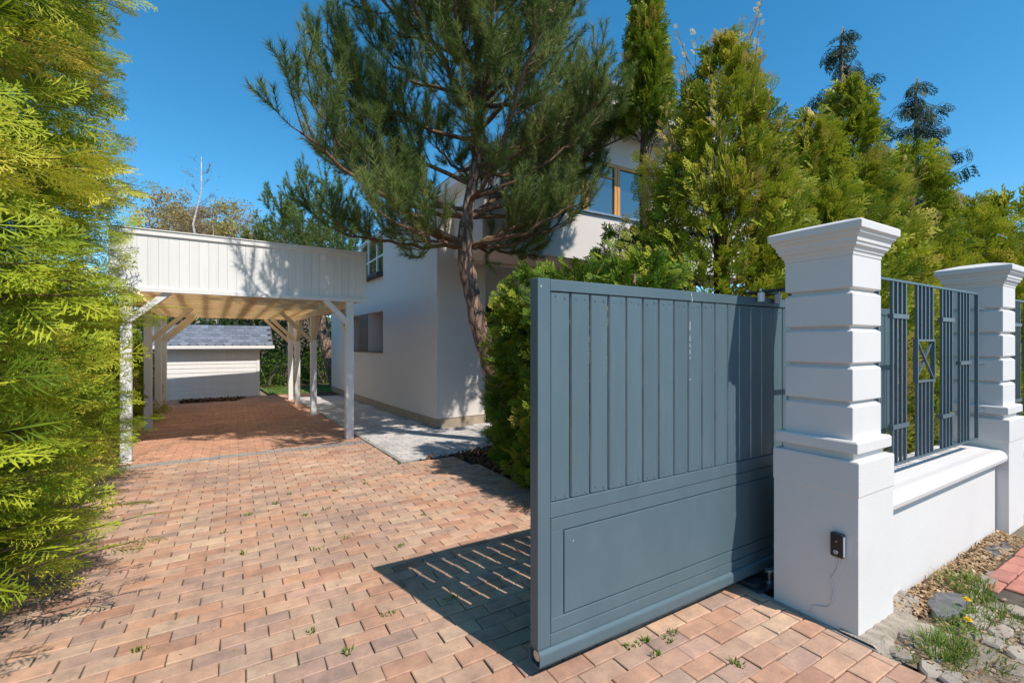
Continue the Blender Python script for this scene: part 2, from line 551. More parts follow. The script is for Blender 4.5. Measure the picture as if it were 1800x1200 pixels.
def paver_into(g, cx, cy, z, w, h, rr, jit, cham, t, tint, tilt=(0, 0)):
    hw, hh = w / 2, h / 2
    c = np.array([(-hw, -hh), (hw, -hh), (hw, hh), (-hw, hh)]) + rr.uniform(-jit, jit, (4, 2))
    inn = c * (1 - np.array([cham / hw, cham / hh]))
    v = []
    for (x, y), zz in [(p, 0.0) for p in inn] + [(p, -cham * 0.8) for p in c] + [(p, -t) for p in c]:
        v.append((cx + x, cy + y, z + zz + x * tilt[0] + y * tilt[1]))
    f = [(0, 1, 2, 3)]
    for k in range(4):
        a, b = k, (k + 1) % 4
        f.append((4 + a, 4 + b, b, a))
        f.append((8 + a, 8 + b, 4 + b, 4 + a))
    g.add(v, [f], tint)


def in_drive(x, y):
    if y < -1.1 or x < -2.5 or y > 15.0:
        return False
    if y < 1.8:
        return x < 2.665 - PW * 0.0
    if y < 5.16:
        return x < 2.60
    if y < 5.66:
        return x < 2.50
    return x < edge_x(y) - 0.04


cells = []
row = 0
y = -1.15
while y < 15.1:
    off = (row % 2) * 0.5 * PW + 0.03 * math.sin(row * 0.7) * 0.0
    n0 = int(-2.6 / PW) - 1
    for k in range(n0, 14):
        xl = k * PW + off + 0.045
        xr = xl + PW
        yc = y + PH / 2
        # cut stones at the right edge
        lim = 2.685 if yc < 1.8 else (2.62 if yc < 5.16 else (2.52 if yc < 5.66 else edge_x(yc) - 0.035))
        if xl > lim - 0.045 or xl < -2.55:
            continue
        xr = min(xr, lim)
        cells.append(((xl + xr) / 2, yc, xr - xl))
    y += PH
    row += 1
vis = []
rest = []
for c in cells:
    a = project(c[0], c[1], 0)
    (vis if (-20 < a[0] < 1820 and a[1] < 1215 and a[2] > 0.3) else rest).append((a[2], c))
vis.sort()
# the hedge hides what lies left of its foot
near = [c for d, c in vis if c[0] > -0.9 - 0.03 * c[1] and abs(c[2] - PW) < 1e-6][:300]
nearset = set(near)
rest = [c for c in cells if c not in nearset]
pm = [paver_mesh('paver', PW - 0.0055, PH - 0.0055, M['brick'], 0.0018, s) for s in range(10)]
for i, c in enumerate(near):
    o = place('paver', pm[i % 10], drive)
    o.location = (c[0] + random.uniform(-.0012, .0012), c[1] + random.uniform(-.0012, .0012), random.uniform(-.0045, .0025))
    o.rotation_euler = (random.gauss(0, .013), random.gauss(0, .008), random.gauss(0, .006) + (math.pi if i % 2 else 0))
g1, g2, g3 = Geo(), Geo(), Geo()
rr = np.random.default_rng(5)
for c in rest:
    g = g1
    if 7.08 < c[1] < 7.30:
        g = g3
    elif c[1] >= 7.30:
        g = g2
    paver_into(g, c[0], c[1], rr.uniform(-.003, .0025), c[2] - 0.0055, PH - 0.0055, rr, 0.0018, 0.004, 0.035, rr.uniform(), (rr.normal(0, .006), rr.normal(0, .008)))
for g, nm, mt in ((g1, 'tan_pavers', 'brick_mass'), (g2, 'reddish_pavers', 'brick_red'), (g3, 'grey_paver_row', 'brick_grey')):
    tag(g.build(nm, M[mt], drive), kind='stuff')

# light grey path beside the house
pp = [(1.86, 5.78), (2.55, 5.72), (3.25, 5.92), (3.78, 7.0), (4.45, 7.74), (3.12, 7.70), (2.70, 13.2), (2.64, 14.2), (1.43, 14.2)]
path = sheet('path', pp, BED + 0.001, M['sand'])


def inside(poly, x, y):
    r = False
    n = len(poly)
    for i in range(n):
        x1, y1 = poly[i]
        x2, y2 = poly[(i + 1) % n]
        if (y1 > y) != (y2 > y) and x < (x2 - x1) * (y - y1) / (y2 - y1) + x1:
            r = not r
    return r


pcells = []
pcut = []
row = 0
y = 5.62
while y < 14.2:
    x = 1.0 + (row % 2) * 0.1
    lo_x = edge_x(y) + .032
    while x < 4.6:
        xl, xr = max(x - .1, lo_x), x + .1
        if inside(pp, x + .02, y) and xr - xl > .03:
            (pcells if xr - xl > .199 else pcut).append((x, y) if xr - xl > .199 else ((xl + xr) / 2, y, xr - xl))
        elif xr - lo_x > .03 and x - .1 <= lo_x and y > 5.8:
            pcut.append(((xl + xr) / 2, y, xr - xl))
        x += 0.2
    y += 0.1
    row += 1
pcells.sort(key=lambda c: project(c[0], c[1], 0)[2])
pm2 = [paver_mesh('paver', 0.1965, 0.0965, M['path'], 0.001, 40 + s, 0.003) for s in range(5)]
for i, c in enumerate(pcells[:300]):
    o = place('paver', pm2[i % 5], path)
    o.location = (c[0], c[1], random.uniform(-.002, .001))
g = Geo()
for c in pcells[300:]:
    paver_into(g, c[0], c[1], rr.uniform(-.002, .001), 0.1965, 0.0965, rr, 0.001, 0.003, 0.035, rr.uniform())
for c in pcut:
    paver_into(g, c[0], c[1], rr.uniform(-.002, .001), c[2] - .0035, 0.0965, rr, 0.001, 0.003, 0.035, rr.uniform())
tag(g.build('far_path_pavers', M['path_mass'], path), kind='stuff')
# narrow edging stones between drive and path
kerb = thing('edging_kerb', 'narrow concrete edging between brick drive and pale path', 'kerb')
kerb['kind'] = 'structure'
del kerb['category']
yy = 5.72
while yy < 14.0:
    g = Geo()
    g.beam((edge_x(yy) - 0.0, yy + 0.004, -0.03), (edge_x(yy + 0.996), yy + 0.996, -0.03), 0.05, 0.075)
    g.build('edging_stone', M['kerb'], kerb, bevel=0.006, seg=1)
    yy += 1.0
# dark kerb and gravel strip between drive and gate pillar
g = Geo()
g.box(2.692, 2.735, 1.0, 2.3, -0.05, -0.002)
tag(g.build('gate_track_kerb', M['kerb'], None, bevel=0.006), kind='structure')

# planting bed with bark mulch
mb = [(1.9, 5.70), (2.54, 5.66), (2.64, 5.1), (2.64, 1.84), (9, 1.84), (14, 1.9), (14, 6.6), (4.6, 7.6), (3.80, 6.96), (3.28, 5.88), (2.55, 5.69)]
sheet('planting_bed', mb, -0.008, M['mulch'])


def scatter_chips(name, poly_pts, n, size, mat, label_kind='stuff', zlo=0.0, zhi=0.02, seed=3, tmean=0.5):
    rs = np.random.default_rng(seed)
    xs = [p[0] for p in poly_pts]
    ys = [p[1] for p in poly_pts]
    P = []
    while len(P) < n:
        x, y = rs.uniform(min(xs), max(xs)), rs.uniform(min(ys), max(ys))
        if inside(poly_pts, x, y):
            P.append((x, y))
    P = np.array(P)
    k = len(P)
    ang = rs.uniform(0, 6.283, k)
    l = rs.uniform(.5, 1.2, k) * size
    w = l * rs.uniform(.25, .6, k)
    tilt = rs.normal(0, .45, k)
    z = rs.uniform(zlo, zhi, k)
    ux, uy = np.cos(ang), np.sin(ang)
    V = np.zeros((k, 4, 3))
    for j, (a, b) in enumerate(((-1, -.6), (.8, -1), (1, .7), (-.7, 1))):
        V[:, j, 0] = P[:, 0] + ux * a * l / 2 - uy * b * w / 2
        V[:, j, 1] = P[:, 1] + uy * a * l / 2 + ux * b * w / 2
        V[:, j, 2] = z + a * l / 2 * np.sin(tilt) + b * w * .2
    g = Geo()
    t = np.repeat(np.clip(rs.normal(tmean, .25, k), 0, 1), 4)
    g.add(V.reshape(-1, 3), [np.arange(k * 4).reshape(-1, 4)], t)
    o = g.build(name, mat)
    return tag(o, kind=label_kind)


scatter_chips('mulch_chips', [(1.9, 5.76), (2.5, 5.70), (2.62, 5.1), (2.64, 3.2), (3.3, 3.2), (3.5, 5.5), (3.75, 6.9), (3.28, 5.94), (2.55, 5.75)], 4200, 0.055, M['chip'], seed=8, zhi=0.035)
tag(bpy.data.objects['mulch_chips'], 'brown bark chips covering the bed beside the clipped hedge', 'mulch')
scatter_chips('drive_leaf_litter', [(-1.2, 14.8), (-1.2, 14.2), (0.0, 14.2), (0.3, 14.8)], 900, 0.09, M['chip'], seed=18, zhi=0.05)
tag(bpy.data.objects['drive_leaf_litter'], 'strip of dead leaves along the foot of the white shed', 'leaves')

# lawn at the back
sheet('lawn', [(0.9, 15.3), (1.35, 14.3), (12, 14.3), (30, 24), (-6, 30), (-6, 17.5), (0.75, 17.5)], -0.006, M['lawn'])
# street-side verge of soil
verge = sheet('verge', [(2.74, -1.2), (9.5, -1.2), (9.5, 1.2), (2.74, 1.2)], -0.022, M['soil'])

# ================================================================== GATE PILLARS
def pillar(x0, y0, label):
    w, d = 0.415, 0.43
    t = thing('gate_pillar', label, 'pillar', 'white pillars of the street fence', (x0, y0, 0))
    Geo().loft_rect(0, w, 0, d, [(0.0, -0.06), (0.0, 0.712), (0.003, 0.716), (0.003, 0.885), (0.0, 0.893)]).build('base', M['plaster'], t, bevel=0.006, seg=2)
    Geo().loft_rect(0, w, 0, d, [(-0.035, 0.885), (-0.035, 0.925), (-0.005, 0.932), (-0.005, 0.985), (-0.012, 0.995)]).build('plinth_band', M['stone_paint'], t, bevel=0.004)
    Geo().loft_rect(0, w, 0, d, [(-0.068, 0.98), (-0.068, 1.99)]).build('shaft_core', M['stone_paint'], t)
    z = 0.99
    for i in range(5):
        h = 0.2
        o = -0.042
        Geo().loft_rect(0, w, 0, d, [(o - .026, z + 0.0), (o - .002, z + .008 if i else z), (o, z + .012 if i else z), (o, z + h - .026), (o - .002, z + h - .023), (o - .026, z + h - .004)]).build('block', M['stone_paint'], t, bevel=0.002, seg=1)
        z += h
    o = -0.042
    Geo().loft_rect(0, w, 0, d, [(o - .02, 1.965), (o + .003, 1.967), (o + .004, 1.985), (o + .010, 1.990), (o + .014, 2.004), (o + .026, 2.014), (o + .028, 2.030), (o + .034, 2.032),
                                (o + .035, 2.050), (o + .044, 2.064), (o + .052, 2.070), (o + .053, 2.084), (o + .062, 2.086), (o + .066, 2.092), (o + .067, 2.128), (o + .058, 2.136), (-.10, 2.168), (-.19, 2.182)]).build('cap', M['stone_paint'], t, bevel=0.003)
    return t


PX0, PY0, PSTEP = 2.722, 1.10, 2.555
pillar(PX0, PY0, 'white pillar with black doorbell beside the sliding gate')
pillar(PX0 + PSTEP, PY0, 'white pillar between two fence panels at far end of low wall')

# low walls with rounded coping
def low_wall(x0, x1, label):
    t = thing('low_wall', label, 'wall', 'low walls under the metal fence', (0, 0, 0))
    Geo().box(x0, x1, 1.175, 1.46, -0.06, 0.525).build('wall_body', M['plaster'], t)
    prof = [(1.50, 0.522), (1.50, 0.60), (1.48, 0.648)]
    prof += [(1.29, 0.652), (1.20, 0.645)]
    for k in range(7):
        a = math.radians(80 - k * 26)
        prof.append((1.175 - 0.015 + 0.055 * -math.cos(a) + 0.0, 0.592 + 0.056 * math.sin(a)))
    prof += [(1.150, 0.527), (1.176, 0.522)]
    Geo().extrude_x(prof[::-1], x0 - 0.0, x1).build('coping', M['stone_paint'], t, smooth=False, bevel=0.004)
    return t


low_wall(PX0 + 0.418, PX0 + PSTEP - 0.003, 'low white wall with rounded coping between the two pillars')
low_wall(PX0 + PSTEP + 0.418, PX0 + 2 * PSTEP, 'low white wall continuing beyond the far pillar')


# metal fence panels
def fence_panel(x0, label):
    t = thing('metal_fence_panel', label, 'fence', 'blue grey metal fence panels', (x0, 1.245, 0))
    L, zb, zt = 1.80, 0.735, 1.905
    w = 0.032
    Geo().box(0, L, -0.011, 0.011, zt - 0.014, zt).build('top_rail', M['fence'], t)
    Geo().box(0, L, -0.011, 0.011, zb, zb + 0.014).build('bottom_rail', M['fence'], t)
    for x in (0, L - w * .6):
        Geo().box(x, x + w * .6, -0.011, 0.011, zb + 0.014, zt - 0.014).build('stile', M['fence'], t)
    bar = Geo().box(-.008, .008, -0.0075, 0.0075, zb + 0.014, zt - 0.014).mesh('bar')
    bar.materials.append(M['fence'])
    mid0, mid1 = 1.24, 1.53
    bar_a = Geo().box(-.008, .008, -0.0075, 0.0075, zb + 0.014, mid0).mesh('bar')
    bar_b = Geo().box(-.008, .008, -0.0075, 0.0075, mid1, zt - 0.014).mesh('bar')
    for b in (bar_a, bar_b):
        b.materials.append(M['fence'])
    sp = 0.066
    groups = [(0.215, 4), (0.60, 5), (1.04, 4), (1.40, 4)]
    for gi, (gx, n) in enumerate(groups):
        for k in range(n):
            if gi == 1:
                place('bar', bar_a, t, loc=(gx + k * sp, 0, 0))
                place('bar', bar_b, t, loc=(gx + k * sp, 0, 0))
            else:
                place('bar', bar, t, loc=(gx + k * sp, 0, 0))
        xa, xb = gx - .02, gx + (n - 1) * sp + .02
        if gi == 1:
            fr = Geo()
            fr.box(xa, xb, -.013, .013, mid0, mid0 + .014)
            fr.box(xa, xb, -.013, .013, mid1 - .014, mid1)
            fr.box(xa, xa + .012, -.013, .013, mid0 + .014, mid1 - .014)
            fr.box(xb - .012, xb, -.013, .013, mid0 + .014, mid1 - .014)
            fo = fr.build('square_frame', M['fence'], t)
            for s in (1, -1):
                za, zc = (mid0 + .014, mid1 - .014) if s > 0 else (mid1 - .014, mid0 + .014)
                Geo().beam((xa + .012, 0.005 * s, za), (xb - .012, 0.005 * s, zc), 0.009, 0.014, up=(0, 1, 0)).build('cross_bar', M['fence'], fo)
        else:
            zs = (1.66, 0.965) if gi in (0, 2) else (1.34,)
            for z in zs:
                g = Geo().box(xa, xb, -.015, -.008, z, z + .028)
                g.box(xa, xb, .008, .015, z, z + .028)
                g.box(xa, xa + .008, -.008, .008, z, z + .028)
                g.box(xb - .008, xb, -.008, .008, z, z + .028)
                g.build('clasp', M['fence'], t)
    for z in (0.95, 1.34, 1.78):
        for s in (0, 1):
            x = 0 if s == 0 else L
            Geo().cyl((x - .26 if s == 0 else x - .01, 0, z), (x + .01 if s == 0 else x + .16, 0, z), .011, n=8).build('wall_pin', M['fence'], t)
    return t


fence_panel(PX0 + 0.59, 'slatted blue grey metal fence panel between the two white pillars')
fence_panel(PX0 + PSTEP + 0.59, 'blue grey metal fence panel beyond the far pillar')

# ================================================================== SLIDING GATE
GY = 1.70
gate = thing('sliding_gate', 'blue grey sliding gate of vertical boards over a solid lower panel', 'gate', None, (1.158, GY, 0))
GL = 3.72
TH = 0.062


def gx(x):
    return x - 1.158


Geo().box(0, 0.07, 0, TH, 0.13, 1.795).build('stile', M['gate'], gate, bevel=0.003)
Geo().box(GL - 0.07, GL, 0, TH, 0.13, 1.795).build('stile', M['gate'], gate, bevel=0.003)
Geo().box(0.0705, GL - 0.0705, 0, TH, 1.740, 1.794).build('top_rail', M['gate'], gate, bevel=0.003)
Geo().box(0.0705, GL - 0.0705, 0, TH, 0.708, 0.778).build('middle_rail', M['gate'], gate, bevel=0.003)
Geo().box(0.0705, GL - 0.0705, 0, TH, 0.128, 0.181).build('lower_rail', M['gate'], gate, bevel=0.003)
Geo().box(0.0705, GL - 0.0705, 0.0205, TH, 1.225, 1.275).build('back_rail', M['gate'], gate)
Geo().box(0.0705, GL - 0.0705, 0.0205, TH, 1.690, 1.739).build('back_rail', M['gate'], gate)
Geo().box(0.0705, GL - 0.0705, 0.0205, TH, 0.779, 0.83).build('back_rail', M['gate'], gate)
# the boards, with gaps the sun shines through
nb = 30
pitch = (GL - 0.14) / nb
for k in range(nb):
    a = 0.07 + k * pitch
    wv = [random.uniform(-.001, .001) for _ in range(4)]
    g = Geo()
    y0, y1 = 0.004 + random.uniform(0, .002), 0.020
    xa, xb = a + 0.0066, a + pitch - 0.0066
    v = [(xa + wv[0], y0, .781), (xb + wv[1], y0, .781), (xb, y1, .781), (xa, y1, .781), (xa + wv[2], y0, 1.736), (xb + wv[3], y0, 1.736), (xb, y1, 1.736), (xa, y1, 1.736)]
    g.add(v, [[(0, 3, 2, 1), (4, 5, 6, 7), (0, 1, 5, 4), (1, 2, 6, 5), (2, 3, 7, 6), (3, 0, 4, 7)]])
    bo = g.build('board', M['board'], gate, bevel=0.002, seg=1)
    bo.data.materials.append(M['bounce_edge'])
    bo.data.polygons[5].material_index = 1  # left side face carries the painted bounce light
g = Geo()
for k in range(nb):
    a = 0.07 + k * pitch
    for fx in (.28, .72):
        for z in (1.712, 0.803):
            zz = z + random.uniform(-.008, .008)
            g.cyl((a + pitch * fx, 0.007, zz), (a + pitch * fx, 0.0025, zz), .0042, n=7)
tag(g.build('screws', M['gate'], gate), kind='stuff')
g = Geo()
for (dx, z, l) in ((1.036, 1.60, .05), (1.036, 1.53, .03), (1.035, 1.49, .018), (1.036, 1.455, .025), (1.036, 1.42, .012), (1.036, 1.30, .010), (1.045, 1.775, .02), (1.050, 1.748, .024), (.018, 1.758, .009), (.2, .58, .006)):
    g.box(dx - .0018, dx + .0018, -.0006 if z > 1.74 or z < .7 else .0030, .0005 if z > 1.74 or z < .7 else .0062, z - l / 2, z + l / 2)
tag(g.build('paint_drips', M['wire'], gate), kind='stuff')
# lower panel with a sunken double frame line
lp = Geo().box(0.0705, GL - 0.0705, 0.010, 0.05, 0.1815, 0.7075).build('lower_panel', M['gate'], gate)
o_ = 0.0745
g = Geo()
pz0, pz1, qz0, qz1 = 0.1845, 0.7045, 0.250, 0.640
pxa, pxb, qxa, qxb = o_, GL - o_, 0.147, GL - 0.147
Geo().box(pxa, pxb, 0.0025, 0.0105, qz1 + .002, pz1).build('panel_frame', M['gate'], lp, bevel=0.0015, seg=1)
Geo().box(pxa, pxb, 0.0025, 0.0105, pz0, qz0 - .002).build('panel_frame', M['gate'], lp, bevel=0.0015, seg=1)
Geo().box(pxa, qxa - .002, 0.0026, 0.0105, qz0 - .0015, qz1 + .0015).build('panel_frame', M['gate'], lp, bevel=0.0015, seg=1)
Geo().box(qxb + .002, pxb, 0.0026, 0.0105, qz0 - .0015, qz1 + .0015).build('panel_frame', M['gate'], lp, bevel=0.0015, seg=1)
Geo().box(qxa + .004, qxb - .004, 0.0022, 0.0105, qz0 + .004, qz1 - .004).build('panel_field', M['gate'], lp, bevel=0.003, seg=2)
# hollow runner tube under the gate, open at the end and along its underside
def rr_pts(y0, y1, z0, z1, r, n=4):
    pts = []
    for (cy, cz, a0) in ((y0 + r, z0 + r, 180), (y1 - r, z0 + r, 270), (y1 - r, z1 - r, 0), (y0 + r, z1 - r, 90)):
        for k in range(n + 1):
            a = math.radians(a0 + 90 * k / n)
            pts.append((cy + r * math.cos(a), cz + r * math.sin(a)))
    return pts


outer = rr_pts(-0.016, 0.074, 0.052, 0.1275, 0.020)
inner = rr_pts(-0.011, 0.069, 0.057, 0.1225, 0.017)
n = len(outer)
g = Geo()
v = []
for x in (0.001, GL):
    v += [(x, a, b) for a, b in outer] + [(x, a, b) for a, b in inner]
f = []
for k in range(n):
    k2 = (k + 1) % n
    if k == n // 4 - 1 + 0:
        pass
    f.append((k, 2 * n + k, 2 * n + k2, k2))
    f.append((n + k2, 3 * n + k2, 3 * n + k, n + k))
    f.append((k, k2, n + k2, n + k))
    f.append((2 * n + k2, 2 * n + k, 3 * n + k, 3 * n + k2))
g.add(v, [f])
g.build('runner_tube', M['gate'], gate, smooth=False)
g = Geo().cyl((0.012, 0.030, 0.09), (0.07, 0.030, 0.09), 0.026, n=14)
g.build('end_roller', M['steel'], gate, smooth=False, bevel=0.003)
# guide bracket over the gate, on the pillar
gb = thing('gate_guide_bracket', 'dark steel bracket with white guide rollers over the gate top', 'bracket', None, (2.93, GY, 0))
Geo().box(-0.13, 0.16, -0.012, 0.075, 1.822, 1.829).build('plate', M['dark_steel'], gb)
Geo().beam((0.02, -0.17, 1.838), (0.02, 0.06, 1.838), 0.05, 0.018).build('arm', M['dark_steel'], gb)
Geo().box(-0.05, 0.09, -0.215, -0.165, 1.79, 1.86).build('mounting_block', M['dark_steel'], gb, bevel=0.006)
for x in (-0.09, 0.10):
    Geo().cyl((x, -0.024, 1.765), (x, -0.024, 1.8215), .021, n=14).build('roller', M['nylon'], gb)
    Geo().cyl((x, -0.024, 1.829), (x, -0.024, 1.845), .012, n=6).build('bolt', M['steel'], gb)
for x in (-0.11, 0.05):
    Geo().cyl((x, 0.05, 1.829), (x, 0.05, 1.843), .012, n=6).build('bolt', M['steel'], gb)
# carriage under the gate with its anchor bolt
gc = thing('gate_roller_carriage', 'steel roller carriage plate with bolt on ground beside pillar foot', 'gate hardware', None, (2.86, 1.64, 0))
Geo().box(-0.16, 0.10, -0.04, 0.13, -0.02, 0.008).build('plate', M['dark_steel'], gc, bevel=0.003)
Geo().box(-0.15, -0.03, 0.0, 0.10, 0.009, 0.03).build('plate', M['dark_steel'], gc, bevel=0.003)
Geo().cyl((0.0, -0.005, 0.0), (0.0, -0.005, 0.075), .010, n=10).build('bolt', M['steel'], gc)
Geo().cyl((0.0, -0.005, 0.078), (0.0, -0.005, 0.094), .026, n=12).build('bolt_head', M['steel'], gc, bevel=0.004)
Geo().cyl((0.0, -0.005, 0.008), (0.0, -0.005, 0.018), .020, n=6).build('nut', M['steel'], gc)

# doorbell box on the pillar
db = thing('doorbell', 'small black doorbell box on shaded pillar face', 'doorbell', None, (PX0 - 0.0005, 1.188, 0.385))
Geo().box(-0.030, 0.004, -0.031, 0.031, 0.0, 0.125).build('housing', M['black'], db, bevel=0.009, seg=3)
Geo().box(-0.034, -0.030, -0.022, 0.022, 0.012, 0.113).build('front_plate', M['black'], db, bevel=0.0015)
Geo().box(-0.029, 0.003, -0.0335, -0.0305, 0.012, 0.113).build('side_trim', M['grey_plastic'], db)
Geo().cyl((-0.034, 0, 0.03), (-0.0385, 0, 0.03), .011, n=16).build('button', M['grey_plastic'], db, bevel=0.001)
Geo().cyl((-0.034, 0, 0.090), (-0.037, 0, 0.090), .009, n=16).build('lens', M['glass'], db)
wpts = [(1.185, .388), (1.184, .355), (1.192, .322), (1.213, .275), (1.222, .252), (1.219, .235), (1.212, .20), (1.214, .165), (1.222, .118), (1.240, .092), (1.268, .082), (1.300, .072), (1.318, .062), (1.330, .02)]
wire = Geo().tube([(PX0 - 0.004, a, b) for a, b in wpts], [.0032] * len(wpts), 6).build('cable', M['wire'])
tag(wire, 'thin white cable hanging down the pillar from the doorbell', 'cable')

# ================================================================== VERGE: red clinker pavement, cobbles, slate
red = sheet('pavement', [(3.78, -1.0), (9.3, -1.0), (9.3, 0.97), (3.98, 0.985), (3.80, 0.72)], -0.014, M['sand'])
rm = [paver_mesh('clinker', 0.195, 0.098, M['clinker'], 0.0035, 70 + s, 0.006, 0.04) for s in range(6)]
yy = 0.92
row = 0
cnt = 0
while yy > -0.3:
    x = 3.86 + (row % 2) * 0.1
    while x < 8.2:
        if project(x, yy, 0)[0] < 1900 and (x - 0.1 > 3.72 + 0.45 * max(0, yy - 0.45)):
            o = place('clinker', rm[cnt % 6], red)
            o.location = (x, yy, random.uniform(-.004, .003))
            o.rotation_euler = (random.gauss(0, .012), random.gauss(0, .012), random.gauss(0, .02))
            cnt += 1
        x += 0.2005
    yy -= 0.1015
    row += 1

cob = []
rs = random.Random(4)
yy = 1.06
while yy > 0.35:
    x = 2.80
    while x < 4.4:
        cx, cy = x + rs.uniform(-.02, .02), yy + rs.uniform(-.018, .018)
        x += 0.165
        in_red = cy < 1.0 and cx > 3.70 + 0.5 * max(0, cy - 0.45)
        strip = cx > 3.72 and cy > 0.93
        if in_red and not strip:
            continue
        if cy > 0.97 and cx < 3.9:
            continue
        if strip and cy > 1.01:
            continue
        if 3.24 < cx < 3.78 and 0.86 < cy:
            continue
        if rs.random() < 0.08:
            continue
        cob.append((cx, cy))
    yy -= 0.105
for cx, cy in cob:
    nn = rs.choice((5, 6, 6, 7))
    w, h = rs.uniform(.072, .092), rs.uniform(.048, .062)
    ro = rs.uniform(-.3, .3)
    pts = []
    for k in range(nn):
        a = 2 * math.pi * (k + rs.uniform(-.22, .22)) / nn
        pts.append((w * math.cos(a) * rs.uniform(.85, 1.12), h * math.sin(a) * rs.uniform(.85, 1.12)))
    g = Geo()
    v = [(a * .82, b * .82, .006 + rs.uniform(-.002, .002)) for a, b in pts] + [(a, b, -.004) for a, b in pts] + [(a, b, -.05) for a, b in pts]
    f = []
    for k in range(nn):
        k2 = (k + 1) % nn
        f += [(nn + k, nn + k2, k2, k), (2 * nn + k, 2 * nn + k2, nn + k2, nn + k)]
    g.add(v, [f, [tuple(range(nn))]])
    o = g.build('cobblestone', M['cobble'], verge)
    o.location = (cx, cy, rs.uniform(-.014, -.002))
    o.rotation_euler = (rs.gauss(0, .06), rs.gauss(0, .06), ro)
# dark slate piece
sl = [(3.30, 0.965), (3.36, 0.925), (3.50, 0.90), (3.66, 0.925), (3.70, 1.0), (3.62, 1.06), (3.42, 1.045)]
o = Geo().prism(sl, -0.03, 0.012).build('slate_slab', M['stone_dark'], None, bevel=0.006)
tag(o, 'broken dark slate slab lying in weeds by the low wall', 'slab')
o = Geo().prism([(4.55, 1.02), (4.9, 1.0), (5.0, 1.06), (4.72, 1.12)], -0.03, 0.008).build('slate_slab', M['stone_dark'], None, bevel=0.006)
tag(o, 'small dark slab in leaf litter near the far pillar', 'slab')
# rough mortar foot of the pillar
g = Geo()
rr2 = np.random.default_rng(9)
nx = 26
top, bot = [], []
v = []
for i in range(nx):
    x = 2.70 + i * (3.45 - 2.70) / (nx - 1)
    dpt = (0.13 + 0.05 * math.sin(i * .6)) * (1 if i < 18 else (nx - i) / 9) + rr2.uniform(-.015, .015)
    v += [(x, 1.18, 0.012 + rr2.uniform(-.006, .006)), (x, 1.10 - dpt * .5, 0.010 + rr2.uniform(-.008, .006)), (x, 1.10 - dpt, -0.03)]
f = []
for i in range(nx - 1):
    for j in range(2):
        a = i * 3 + j
        f.append((a, a + 1, a + 4, a + 3))
g.add(v, [f])
tag(g.build('mortar_foot', surface('rough_mortar', (0.36, 0.305, 0.24), 0.95, 0.3, 18, 0.9, 90, 0.012)), kind='structure')
litter = [(3.15, 1.15), (3.25, 1.0), (3.6, 1.03), (3.75, 0.98), (5.2, 0.99), (5.25, 1.16)]
tag(scatter_chips('leaf_litter', litter, 2600, 0.032, M['litter'], seed=21, zlo=-.015, zhi=.012), 'dry leaf litter along the foot of the low wall', 'leaves')
tag(scatter_chips('verge_litter', [(2.78, 1.0), (2.78, 0.4), (3.9, 0.4), (3.9, 0.98)], 900, 0.022, M['litter'], seed=22, zlo=-.015, zhi=.004), 'scattered dry leaf bits between the cobbles', 'leaves')


def grass_tuft_geo(g, cx, cy, n, r, h, rs, z0=-0.02, tmean=.45, wid=0.004):
    k = n
    a = rs.uniform(0, 6.283, k)
    rad = r * np.sqrt(rs.uniform(0, 1, k))
    bx, by = cx + rad * np.cos(a), cy + rad * np.sin(a)
    hh = h * rs.uniform(.45, 1.1, k)
    lean = rs.uniform(.2, 1.0, k) * hh
    la = a + rs.normal(0, .7, k)
    lx, ly = np.cos(la) * lean, np.sin(la) * lean
    px, py = -np.sin(la) * wid / 2, np.cos(la) * wid / 2
    V = np.zeros((k, 5, 3))
    V[:, 0] = np.stack([bx - px, by - py, np.full(k, z0)], 1)
    V[:, 1] = np.stack([bx + px, by + py, np.full(k, z0)], 1)
    V[:, 2] = np.stack([bx + lx * .4 + px, by + ly * .4 + py, z0 + hh * .65], 1)
    V[:, 3] = np.stack([bx + lx * .4 - px, by + ly * .4 - py, z0 + hh * .65], 1)
    V[:, 4] = np.stack([bx + lx, by + ly, z0 + hh * .92], 1)
    b = np.arange(k)[:, None] * 5
    g.add(V.reshape(-1, 3), [b + np.array([0, 1, 2, 3]), b + np.array([3, 2, 4])], np.repeat(np.clip(rs.normal(tmean, .22, k), 0, 1), 5))


rs2 = np.random.default_rng(31)
g = Geo()
for (cx, cy, n, r, h) in ((2.98, 0.86, 260, .10, .13), (3.06, 0.83, 160, .08, .11), (2.88, 0.80, 120, .07, .09), (3.05, 0.72, 140, .09, .08), (2.78, 0.93, 70, .04, .06),
                          (3.86, 1.0, 260, .12, .12), (3.98, 0.98, 160, .08, .11), (3.80, 0.93, 140, .08, .09), (3.72, 0.86, 160, .09, .08), (3.66, 0.78, 120, .07, .07),
                          (3.42, 0.88, 150, .09, .09), (3.52, 0.85, 140, .08, .08), (3.30, 0.90, 110, .07, .08), (3.18, 0.86, 90, .06, .07), (3.6, 0.70, 70, .06, .05), (3.3, 0.72, 60, .06, .05)):
    grass_tuft_geo(g, cx, cy, int(n * .75), r * 1.05, h * .68, rs2, -.02, .5)
tag(g.build('verge_grass', M['grass']), 'green grass tufts growing between the cobbles by the pillar', 'grass', kind='stuff')
